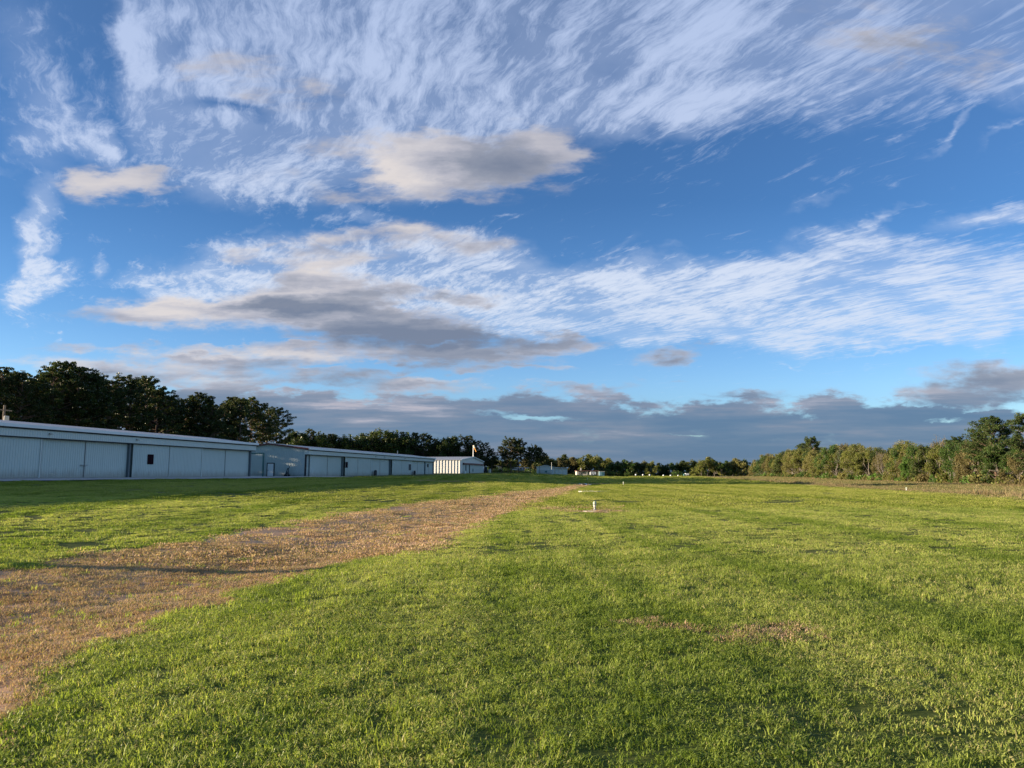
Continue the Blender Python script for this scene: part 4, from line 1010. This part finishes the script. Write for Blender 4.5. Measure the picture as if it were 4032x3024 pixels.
# ------------------------------------------------------------------ trees
def quad_cloud(cen, size, r, aspect=1., up=0., tint=None):
    n = len(cen)
    a = r.normal(size=(n, 3)); a /= np.linalg.norm(a, axis=1)[:, None]
    b = r.normal(size=(n, 3)); b[:, 2] += up; b -= (a * b).sum(1)[:, None] * a; b /= np.linalg.norm(b, axis=1)[:, None] + 1e-9
    sz = size * r.uniform(.6, 1.4, n)[:, None]
    a = a * sz * .5; b = b * sz * .5 * aspect
    V = np.stack([cen - a - b * .3, cen + b - a * .1, cen + a + b * .2, cen - b + a * .15], 1).reshape(-1, 3)
    F = np.arange(n * 4).reshape(n, 4)
    t = np.repeat(tint if tint is not None else r.uniform(0, 1, n), 4)
    return V, F, t
def tube_list(segs, k=4):                        # segs: (p0, p1, r0, r1)
    p0 = np.array([s[0] for s in segs], float); p1 = np.array([s[1] for s in segs], float)
    r0 = np.array([s[2] for s in segs]); r1 = np.array([s[3] for s in segs])
    d = p1 - p0; d /= np.linalg.norm(d, axis=1)[:, None] + 1e-9
    ref = np.where(np.abs(d[:, 2:3]) < .9, [[0, 0, 1.]], [[1., 0, 0]])
    a = np.cross(d, ref); a /= np.linalg.norm(a, axis=1)[:, None]; b = np.cross(d, a)
    V = []
    for (p, rr) in ((p0, r0), (p1, r1)):
        for j in range(k):
            q = 2 * math.pi * j / k; V.append(p + (a * math.cos(q) + b * math.sin(q)) * rr[:, None])
    V = np.stack(V, 1).reshape(-1, 3); base = np.arange(len(segs))[:, None] * 2 * k
    F = np.concatenate([base + np.array([j, (j + 1) % k, k + (j + 1) % k, k + j]) for j in range(k)])
    return V, F

def pine_mesh(seed, H, Rm, c0=.35, nl=62, clumps=3, leaf=30, top=1.0, q=.36):
    """tall pine: bent trunk, open whorls, needles in flat clumps at the branch ends"""
    r = np.random.default_rng(seed)
    bend = r.normal(0, .25, 2); pos = lambda f: np.array([bend[0] * math.sin(f * 2.5) * 1.2 + bend[1] * f, bend[1] * math.sin(f * 3) + bend[0] * f, f * H])
    segs = []; fs = np.linspace(0, .97, 12); R0 = .021 * H * .75
    for a, b in zip(fs[:-1], fs[1:]): segs.append((pos(a) - (np.array([0, 0, .4]) if a == 0 else 0), pos(b), R0 * (1 - a * .85), R0 * (1 - b * .85)))
    cen, tint = [], []
    lop = r.uniform(.75, 1.25, 7); ph = r.uniform(0, 6.28)
    for i in range(nl):
        f = c0 + (1 - c0) * (i + r.uniform()) / nl
        g = (f - c0) / (1 - c0)
        prof = (math.sin(min(1, g / .38) * math.pi / 2) ** .8 if g < .38 else math.cos((g - .38) / .62 * math.pi / 2) ** .55) * .92 + .12
        if g < .25 and r.uniform() < .35: continue
        az = r.uniform(0, 2 * math.pi); L = Rm * prof * r.uniform(.55, 1.12) * lop[int((az + ph) % 6.283 / 6.284 * 7)]
        el = math.radians(r.uniform(-8, 20) + 45 * g ** 2 * top)
        p = pos(f); d = np.array([math.cos(az) * math.cos(el), math.sin(az) * math.cos(el), math.sin(el)])
        mid = p + d * L * .55; end = p + d * L + np.array([0, 0, L * .12])
        segs.append((p, mid, .011 * L + .02, .007 * L + .015)); segs.append((mid, end, .007 * L + .015, .012))
        nc = max(1, int(clumps * L / Rm + .8))
        for c in range(nc):
            w = 1 - .55 * c / max(1, nc) * r.uniform(.6, 1.2)
            cc = p + (end - p) * w + r.normal(0, .22, 3) * np.array([1, 1, .5]); tv = r.uniform()
            rad = r.uniform(.45, .85) * (.55 + .5 * L / Rm); n = int(leaf * r.uniform(.7, 1.3))
            u = r.normal(size=(n, 3)); u /= np.linalg.norm(u, axis=1)[:, None]; u *= (r.uniform(0, 1, n) ** .45)[:, None] * rad
            u[:, 2] = u[:, 2] * .55 + .12
            cen.append(cc + u); tint.append(np.clip(tv + r.normal(0, .18, n), 0, 1))
    cen = np.concatenate(cen); tint = np.concatenate(tint)
    return quad_cloud(cen, q, r, .45, .4, tint), tube_list(segs, 5)

def broad_mesh(seed, H, Rm, low=.12, n_leaf=9000, q=.22, spread=.55, upright=.5, bare=0., puffs=60, vase=False):
    """broadleaf tree: forking limbs, leaves strewn round the twig ends"""
    r = np.random.default_rng(seed); segs = []; tips = []
    def grow(p, d, L, rad, lv):
        n = 3
        for i in range(n):
            d2 = d + r.normal(0, .16, 3) + np.array([0, 0, .06]); d2 /= np.linalg.norm(d2)
            p2 = p + d2 * L / n; segs.append((p, p2, rad * (1 - .12 * i), rad * (1 - .12 * (i + 1)))); p, d = p2, d2
            if lv >= 2: tips.append(p)
        rad *= .64
        if lv >= 4 or rad < .008: tips.append(p); return
        for k in range(r.integers(2, 4) if lv else r.integers(3, 5)):
            u = r.normal(size=3); u -= u.dot(d) * d; u /= np.linalg.norm(u) + 1e-9
            d2 = d * upright + u * spread + np.array([0, 0, .12]); d2 /= np.linalg.norm(d2)
            grow(p, d2, L * r.uniform(.62, .85), rad, lv + 1)
    grow(np.array([0, 0, -.3]), np.array([0, 0, 1.]), H * .26, H * .018, 0)
    for k in range(4):                           # low side limbs
        az = r.uniform(0, 6.28); f = r.uniform(.3, .9); grow(np.array([0, 0, H * .2 * f]), np.array([math.cos(az), math.sin(az), .5]) / 1.12, H * .2, H * .009, 1)
    T = np.array(tips); S0 = np.array([s[0] for s in segs]); 
    sc = np.array([Rm / max(1e-3, np.percentile(np.hypot(T[:, 0], T[:, 1]), 92)), 0, H * .93 / T[:, 2].max()]); sc[1] = sc[0]
    T = T * sc; segs = [(a * sc, b * sc, x, y) for (a, b, x, y) in segs]
    cs, tv = [], []
    idx = r.integers(0, len(T), puffs)
    pc = T[idx] + r.normal(0, .25, (puffs, 3)); pt = r.uniform(0, 1, puffs); pr = r.uniform(.35, .95, puffs) * Rm * .30
    w = np.clip((T[:, 2] / H - low) / .08, 0, 1); T2 = T[w > .2]
    n1 = int(n_leaf * .5); k = r.integers(0, len(T2), n1); c1 = T2[k] + r.normal(0, .24, (n1, 3)); tt = r.uniform(0, 1, len(T2)); t1 = tt[k]
    n2 = n_leaf - n1; k = r.integers(0, puffs, n2); u = r.normal(size=(n2, 3)); u /= np.linalg.norm(u, axis=1)[:, None]
    c2 = pc[k] + u * (r.uniform(0, 1, n2) ** .4 * pr[k])[:, None] * np.array([1, 1, .75]); t2 = pt[k]
    cen = np.concatenate([c1, c2]); tint = np.clip(np.concatenate([t1, t2]) + r.normal(0, .15, n_leaf), 0, 1)
    ok = (cen[:, 2] > H * low * r.uniform(.3, 1.2, n_leaf)) & (cen[:, 2] < H * 1.02); cen, tint = cen[ok], tint[ok]
    if bare: keep = r.uniform(0, 1, len(cen)) > bare; cen, tint = cen[keep], tint[keep]
    return quad_cloud(cen, q, r, .7, 0, tint), tube_list(segs, 4)

KIND = {}
def kind(name, data):
    (lv, lf, lt), (tv, tf) = data
    KIND[name] = (new_mesh('crown', lv, lf, [M['needles']], attrs={'tint': lt}), new_mesh('trunk', tv, tf, [M['bark_pine']]), float(np.max(lv[:, 2])))
for k in range(6): kind('pine%d' % k, pine_mesh(100 + k, 20., (4.9, 4.4, 5.3, 4.6, 4.2, 5.0)[k], (.24, .30, .20, .34, .27, .22)[k], nl=(104, 96, 110, 90, 98, 106)[k], clumps=4, leaf=52))
for k in range(3): kind('highpine%d' % k, pine_mesh(120 + k, 18., 5.4, .42, nl=110, clumps=5, leaf=54))
for k in range(3): kind('fieldpine%d' % k, pine_mesh(130 + k, 12., 3.8, .16, nl=120, clumps=5, leaf=60, q=.26, top=.9))
for k in range(6): kind('broad%d' % k, broad_mesh(200 + k, 9., (3.3, 2.9, 3.6, 3.0, 3.4, 2.7)[k], .03, 15000, .20))
for k in range(3): kind('thin%d' % k, broad_mesh(220 + k, 9.5, 2.6, .2, 3600, .16, upright=.8, bare=.35, puffs=30))
for k in range(4): kind('farbroad%d' % k, broad_mesh(240 + k, 11., 4.9, .04, 8500, .38))

NT = [0]
def tree(kd, name, label, cat, s, t, H, leaf, bark='bark_grey', group=None, z=None, wide=1.):
    cr, tr, h0 = KIND[kd]; r = np.random.default_rng(9000 + NT[0]); NT[0] += 1
    z = float(ground_z(s, t)) if z is None else z
    e = bpy.data.objects.new(name, None); C.objects.link(e); e.location = W(s, t, z - .15)
    k = H / h0; e.scale = (k * wide * r.uniform(.9, 1.12), k * wide * r.uniform(.9, 1.12), k); e.rotation_euler = (0, 0, r.uniform(0, 6.283))
    tag(e, label, cat, group)
    for (nm, me, mt) in (('crown', cr, M[leaf]), ('trunk', tr, M[bark])):
        o = bpy.data.objects.new(nm, me); C.objects.link(o); o.parent = e
        o.material_slots[0].link = 'OBJECT'; o.material_slots[0].material = mt
    return e
def top_h(X, y, D, s, t):                        # tree height so that its top reaches photo row y
    return EYE + (HORIZON - y) / FPX * D - float(ground_z(s, t))

R = np.random.default_rng(42)
# the tall pine row behind the first hangar; tops follow the photo's skyline
sky1 = [(-150, 1430), (0, 1428), (60, 1450), (130, 1462), (210, 1415), (290, 1418), (350, 1450), (420, 1480), (470, 1465), (545, 1462), (610, 1475), (640, 1520), (700, 1560), (770, 1530), (820, 1555), (900, 1552), (1000, 1558), (1050, 1575), (1090, 1600), (1130, 1650), (1150, 1690)]
sx = [p[0] for p in sky1]; sy = [p[1] for p in sky1]
G1 = 'tall pines standing behind the nearest hangar'
L1 = 'one of the tall dark pines in the dense row behind the nearest long hangar'
i = 0
X = -400.
while X < 1112:
    f = math.atan((X - FULLW / 2) / FPX) - ALPHA; S = -106 + R.uniform(-4, 4)
    t = S / math.tan(f); D = -S * SA + t * CA
    y = np.interp(X, sx, sy) + R.uniform(-6, 28)
    lab, grp = L1, G1
    if X < -240: y = HORIZON - (24.5 + R.uniform(-1, 1)) / D * FPX
    if abs(X - 215) < 30 and i and not any(o.get('label', '').startswith('tallest') for o in C.objects): lab, grp, y = 'tallest of the dark pines behind the nearest hangar, its airy crown peaking near the left', G1, 1412
    if X > 1085: lab = 'last dark pine at the right end of the tall row, its ragged branches reaching right'
    if lab != L1 and X > 1085 and any('last dark pine' in o.get('label', '') for o in C.objects): lab = L1
    tree('pine%d' % R.integers(0, 6), 'pine_tree', lab, 'tree', S, t, top_h(X, y, D, S, t), 'needles', 'bark_pine', G1)
    i += 1; X += R.uniform(38, 62) * (1 - .25 * (X > 600))
X = -400.
while X < 930:                                  # second row behind, fills the gaps
    f = math.atan((X - FULLW / 2) / FPX) - ALPHA; S = -119 + R.uniform(-5, 5); t = S / math.tan(f); D = -S * SA + t * CA
    y = np.interp(X, sx, sy) + R.uniform(8, 55)
    tree('pine%d' % R.integers(0, 6), 'pine_tree', L1, 'tree', S, t, top_h(X, y, D, S, t), 'needles', 'bark_pine', G1)
    X += R.uniform(55, 95)
# the lower row behind the second hangar
sky2 = [(1150, 1700), (1190, 1690), (1260, 1688), (1320, 1692), (1345, 1705), (1400, 1700), (1450, 1682), (1520, 1690), (1550, 1684), (1600, 1702), (1640, 1698), (1700, 1706), (1740, 1712), (1790, 1707), (1830, 1707), (1870, 1716), (1920, 1735), (1945, 1760)]
sx2 = [p[0] for p in sky2]; sy2 = [p[1] for p in sky2]
G2 = 'dark trees behind the second long hangar'; L2 = 'one of the dark trees packed together behind the second long hangar'
X = 1150.
while X < 1945:
    D = 268 + min(X - 1150, 350) * .057 + R.uniform(-3, 4); s, t, z = at_px(X, D)
    y = np.interp(X, sx2, sy2) + R.uniform(-3, 16)
    kd, lf = (('pine%d' % R.integers(0, 6), 'needles') if R.uniform() < .55 else ('farbroad%d' % R.integers(0, 4), 'dkgreen'))
    tree(kd, 'pine_tree' if 'pine' in kd else 'broadleaf_tree', L2, 'tree', s, t, top_h(X, y, D, s, t), lf, 'bark_pine' if 'pine' in kd else 'bark_grey', G2)
    X += R.uniform(20, 32)
X = 1160.
while X < 1940:
    D = 280 + min(X - 1150, 350) * .057 + R.uniform(-4, 4); s, t, z = at_px(X, D)
    tree('farbroad%d' % R.integers(0, 4), 'broadleaf_tree', L2, 'tree', s, t, top_h(X, np.interp(X, sx2, sy2) + R.uniform(15, 60), D, s, t), 'dkgreen', 'bark_grey', G2)
    X += R.uniform(34, 54)
# the two pine groups in the middle distance
G3 = 'pines of the two clumps left of the distant white hangar'
zz = lambda y, D: EYE + (HORIZON - y) / FPX * D
for (X, y, D, kd, lab, w) in ((1975, 1752, 296, 'pine2', 'pine at the left of the big rounded clump, lower than the tallest one', 1.), (2012, 1716, 300, 'highpine0', 'tallest pine of the big rounded clump beside the pale blue shed', 1.15), (2040, 1724, 304, 'highpine1', 'pine just right of the tallest one in the big rounded clump', 1.05),
                              (2062, 1758, 298, 'pine4', 'right-hand pine of the big rounded clump', .9), (2000, 1770, 310, 'pine0', 'pine at the back of the big rounded clump', 1.),
                              (2088, 1756, 292, 'highpine2', 'left pine of the smaller clump with bare reddish trunks', .9), (2106, 1746, 294, 'highpine0', 'tallest pine of the smaller clump with bare reddish trunks', .9), (2124, 1758, 296, 'highpine1', 'third pine of the smaller clump, its bare trunk lit by the sun', .8), (2142, 1778, 300, 'highpine2', 'right pine of the smaller clump, lower than its neighbours', .8)):
    s, t, _ = at_px(X, D); zb = zz(1864, D)
    tree(kd, 'pine_tree', lab, 'tree', s, t, zz(y, D) - zb, 'needles', 'bark_pine', G3, z=zb, wide=w)
# far tree line
sky3 = [(1940, 1800), (2150, 1792), (2200, 1786), (2260, 1788), (2300, 1800), (2320, 1786), (2370, 1790), (2430, 1805), (2440, 1797), (2500, 1812), (2540, 1802), (2580, 1810), (2640, 1816), (2660, 1808), (2740, 1806), (2780, 1797), (2850, 1800), (2900, 1803), (2960, 1805)]
sx3 = [p[0] for p in sky3]; sy3 = [p[1] for p in sky3]
G4 = 'far trees closing the end of the runway'; L4 = 'one of the small far trees closing the end of the runway'
for (D0, dy, st) in ((425, 0, 26), (445, 10, 30)):
    X = 1950.
    while X < 2930:
        D = D0 + R.uniform(-7, 7) - (30 if X > 2740 else 0); s, t, _ = at_px(X, D); zb = zz(1873 + (X - 2200) * .003, D)
        lf = ['olive', 'dkgreen', 'olive', 'green', 'brown', 'dkgreen', 'tan'][R.integers(0, 7)]
        lab = L4
        if D0 == 425 and abs(X - 2545) < 14: lf, lab = 'tan', 'pale orange-tan tree standing out in the middle of the far tree line'
        tree('farbroad%d' % R.integers(0, 4), 'broadleaf_tree', lab, 'tree', s, t, zz(np.interp(X, sx3, sy3) + R.uniform(-2, 14) + dy, D) - zb, lf, 'bark_grey', G4, z=zb, wide=1.1)
        X += st * R.uniform(.8, 1.25)
# woods on the right
sky4 = [(2850, 1806), (2900, 1805), (2960, 1800), (3000, 1792), (3060, 1785), (3100, 1765), (3150, 1752), (3200, 1770), (3250, 1758), (3330, 1745), (3400, 1752), (3450, 1765), (3500, 1762), (3560, 1740), (3600, 1745), (3650, 1755), (3720, 1740), (3780, 1730), (3830, 1715), (3900, 1730), (3960, 1750), (4032, 1760), (4200, 1740)]
sx4 = [p[0] for p in sky4]; sy4 = [p[1] for p in sky4]
G5 = 'woods along the right side'
LBL = {'olive': 'one of the olive green leafing trees in the edge of the right-hand woods', 'tan': 'one of the tan budding trees in the edge of the right-hand woods', 'brown': 'one of the brown, nearly bare trees in the right-hand woods', 'green': 'one of the mid green trees in the right-hand woods', 'dkgreen': 'one of the dark evergreens among the right-hand woods'}
for (S0, dy, st) in ((60.5, 6, 3.6), (66, -2, 4.6), (72.5, 4, 6.0)):
    t = 78.
    while t < 400:
        s = S0 + R.uniform(-1.3, 1.3); x, y_ = W(s, t).x, W(s, t).y; X = FULLW / 2 + FPX * x / y_
        H = top_h(X, np.interp(X, sx4, sy4) + R.uniform(-14, 16) + dy, y_, s, t)
        H = min(max(H, 5.0), 11.5)
        q = R.uniform()
        if X > 3640: lf = 'green' if q < .35 else 'dkgreen' if q < .6 else 'olive' if q < .8 else 'brown'
        else: lf = 'tan' if q < .30 else 'olive' if q < .70 else 'brown' if q < .84 else 'green' if q < .94 else 'dkgreen'
        kd = ('broad%d' % R.integers(0, 6)) if R.uniform() < .86 or t > 300 else 'thin%d' % R.integers(0, 3)
        tree(kd, 'broadleaf_tree', LBL[lf], 'tree', s, t, H, lf, 'bark_grey', G5)
        t += st * R.uniform(.75, 1.25) * (1 + .5 * (t > 260))
for (X, y, s, kd, H_, lf, lab, w, nm) in (
        (3188, 1716, 62, 'fieldpine0', 0, 'needles_lit', 'dark rounded pine rising above the middle of the right-hand woods', 1.05, 'pine_tree'),
        (3165, 1742, 64, 'fieldpine1', 0, 'needles_lit', 'lower pine leaning out left of the dark rounded pine in the right-hand woods', .9, 'pine_tree'),
        (3905, 1634, 60, 'fieldpine2', 0, 'needles_lit', 'tall open-crowned pine near the right edge, highest whole tree of the woods', 1.05, 'pine_tree'),
        (3768, 1712, 62, 'fieldpine1', 0, 'needles_lit', 'lower bushy pine left of the tall open-crowned pine', .95, 'pine_tree'),
        (4045, 1616, 58, 'fieldpine0', 0, 'needles_lit', 'tall pine cut off by the right edge of the photo', 1., 'pine_tree'),
        (3690, 1706, 63, 'thin1', 0, 'brown', 'bare pale-twigged tree reaching above the woods left of the pines', .8, 'broadleaf_tree'),
        (3545, 1732, 61, 'broad2', 0, 'olive', 'rounded olive tree domed above its neighbours in the right-hand woods', .9, 'broadleaf_tree'),
        (3560, 1790, 57, 'broad1', 0, 'bright', 'bright fresh-green leafy tree in front of the right-hand woods', .72, 'broadleaf_tree'),
        (3655, 1862, 54.5, 'broad4', 0, 'bright', 'small light green sapling at the foot of the right-hand woods', .8, 'broadleaf_tree')):
    t = t_of(X, s); D = W(s, t).y
    tree(kd, nm, lab, 'tree', s, t, top_h(X, y, D, s, t), lf, 'bark_pine' if 'pine' in kd else 'bark_grey', G5, wide=w)

# undergrowth: leafy masses at the foot of the woods
def bush(seed, n, rx, rz, q):
    r = np.random.default_rng(seed); u = r.normal(size=(n, 3)); u /= np.linalg.norm(u, axis=1)[:, None]; u *= (r.uniform(0, 1, n) ** .35)[:, None]
    c = u * np.array([rx, rx, rz]) * (1 + .35 * np.sin(u[:, :1] * 7 + seed) * np.cos(u[:, 1:2] * 6)); c[:, 2] = np.abs(c[:, 2])
    return quad_cloud(c, q, r, .7)
def undergrowth(name, label, mats, pts, scl, seed, q=.2, n=1300):
    pr = []
    for k, m in enumerate(mats):
        V, F, T = bush(seed + k, n, 1., 1., q); pr.append(new_mesh('bush', V, F, [M[m]], attrs={'tint': T}))
    r = np.random.default_rng(seed)
    scatter(name, pr, pts, r.integers(0, len(pr), len(pts)), scl, label, rot=np.stack([r.normal(0, .1, len(pts)), r.normal(0, .1, len(pts)), r.uniform(0, 6.28, len(pts))], -1))
r = np.random.default_rng(8)
n = 330; t = r.uniform(76, 400, n); s = 58 + np.abs(r.normal(0, 3.5, n)); k = r.uniform(.7, 1.9, n)
undergrowth('undergrowth', 'tangled green and tan brush filling the foot of the right-hand woods', ['green', 'olive', 'tan', 'green', 'bright', 'brown'], put(s, t), np.stack([k * 1.1, k * 1.1, k * r.uniform(.6, 1.3, n)], -1), 300)
n = 330; t = r.uniform(70, 204, n); s = r.uniform(-120, -94, n); k = r.uniform(2.2, 4.2, n)
undergrowth('dark_underbrush', 'dark underbrush between the pine trunks behind the nearest hangar', ['dkgreen', 'needles', 'dkgreen'], put(s, t), np.stack([k, k, k * r.uniform(.9, 1.9, n)], -1), 320, q=.12)
n = 130; X = r.uniform(1150, 2950, n); D = np.where(X < 1960, 262 + (X - 1150) * .07, np.where(X < 2160, 318, 415)) + r.uniform(0, 14, n)
ss, tt = ST((X - FULLW / 2) / FPX * D, D); k = r.uniform(1.4, 3., n); P = put(ss, tt)
P[:, 2] = np.where(X > 1960, EYE + (HORIZON - 1872) / FPX * D, P[:, 2])
undergrowth('far_underbrush', 'dark brush under the far trees and behind the second hangar', ['dkgreen', 'needles', 'green', 'dkgreen'], P, np.stack([k * 1.4, k * 1.4, k], -1), 340, q=.14)
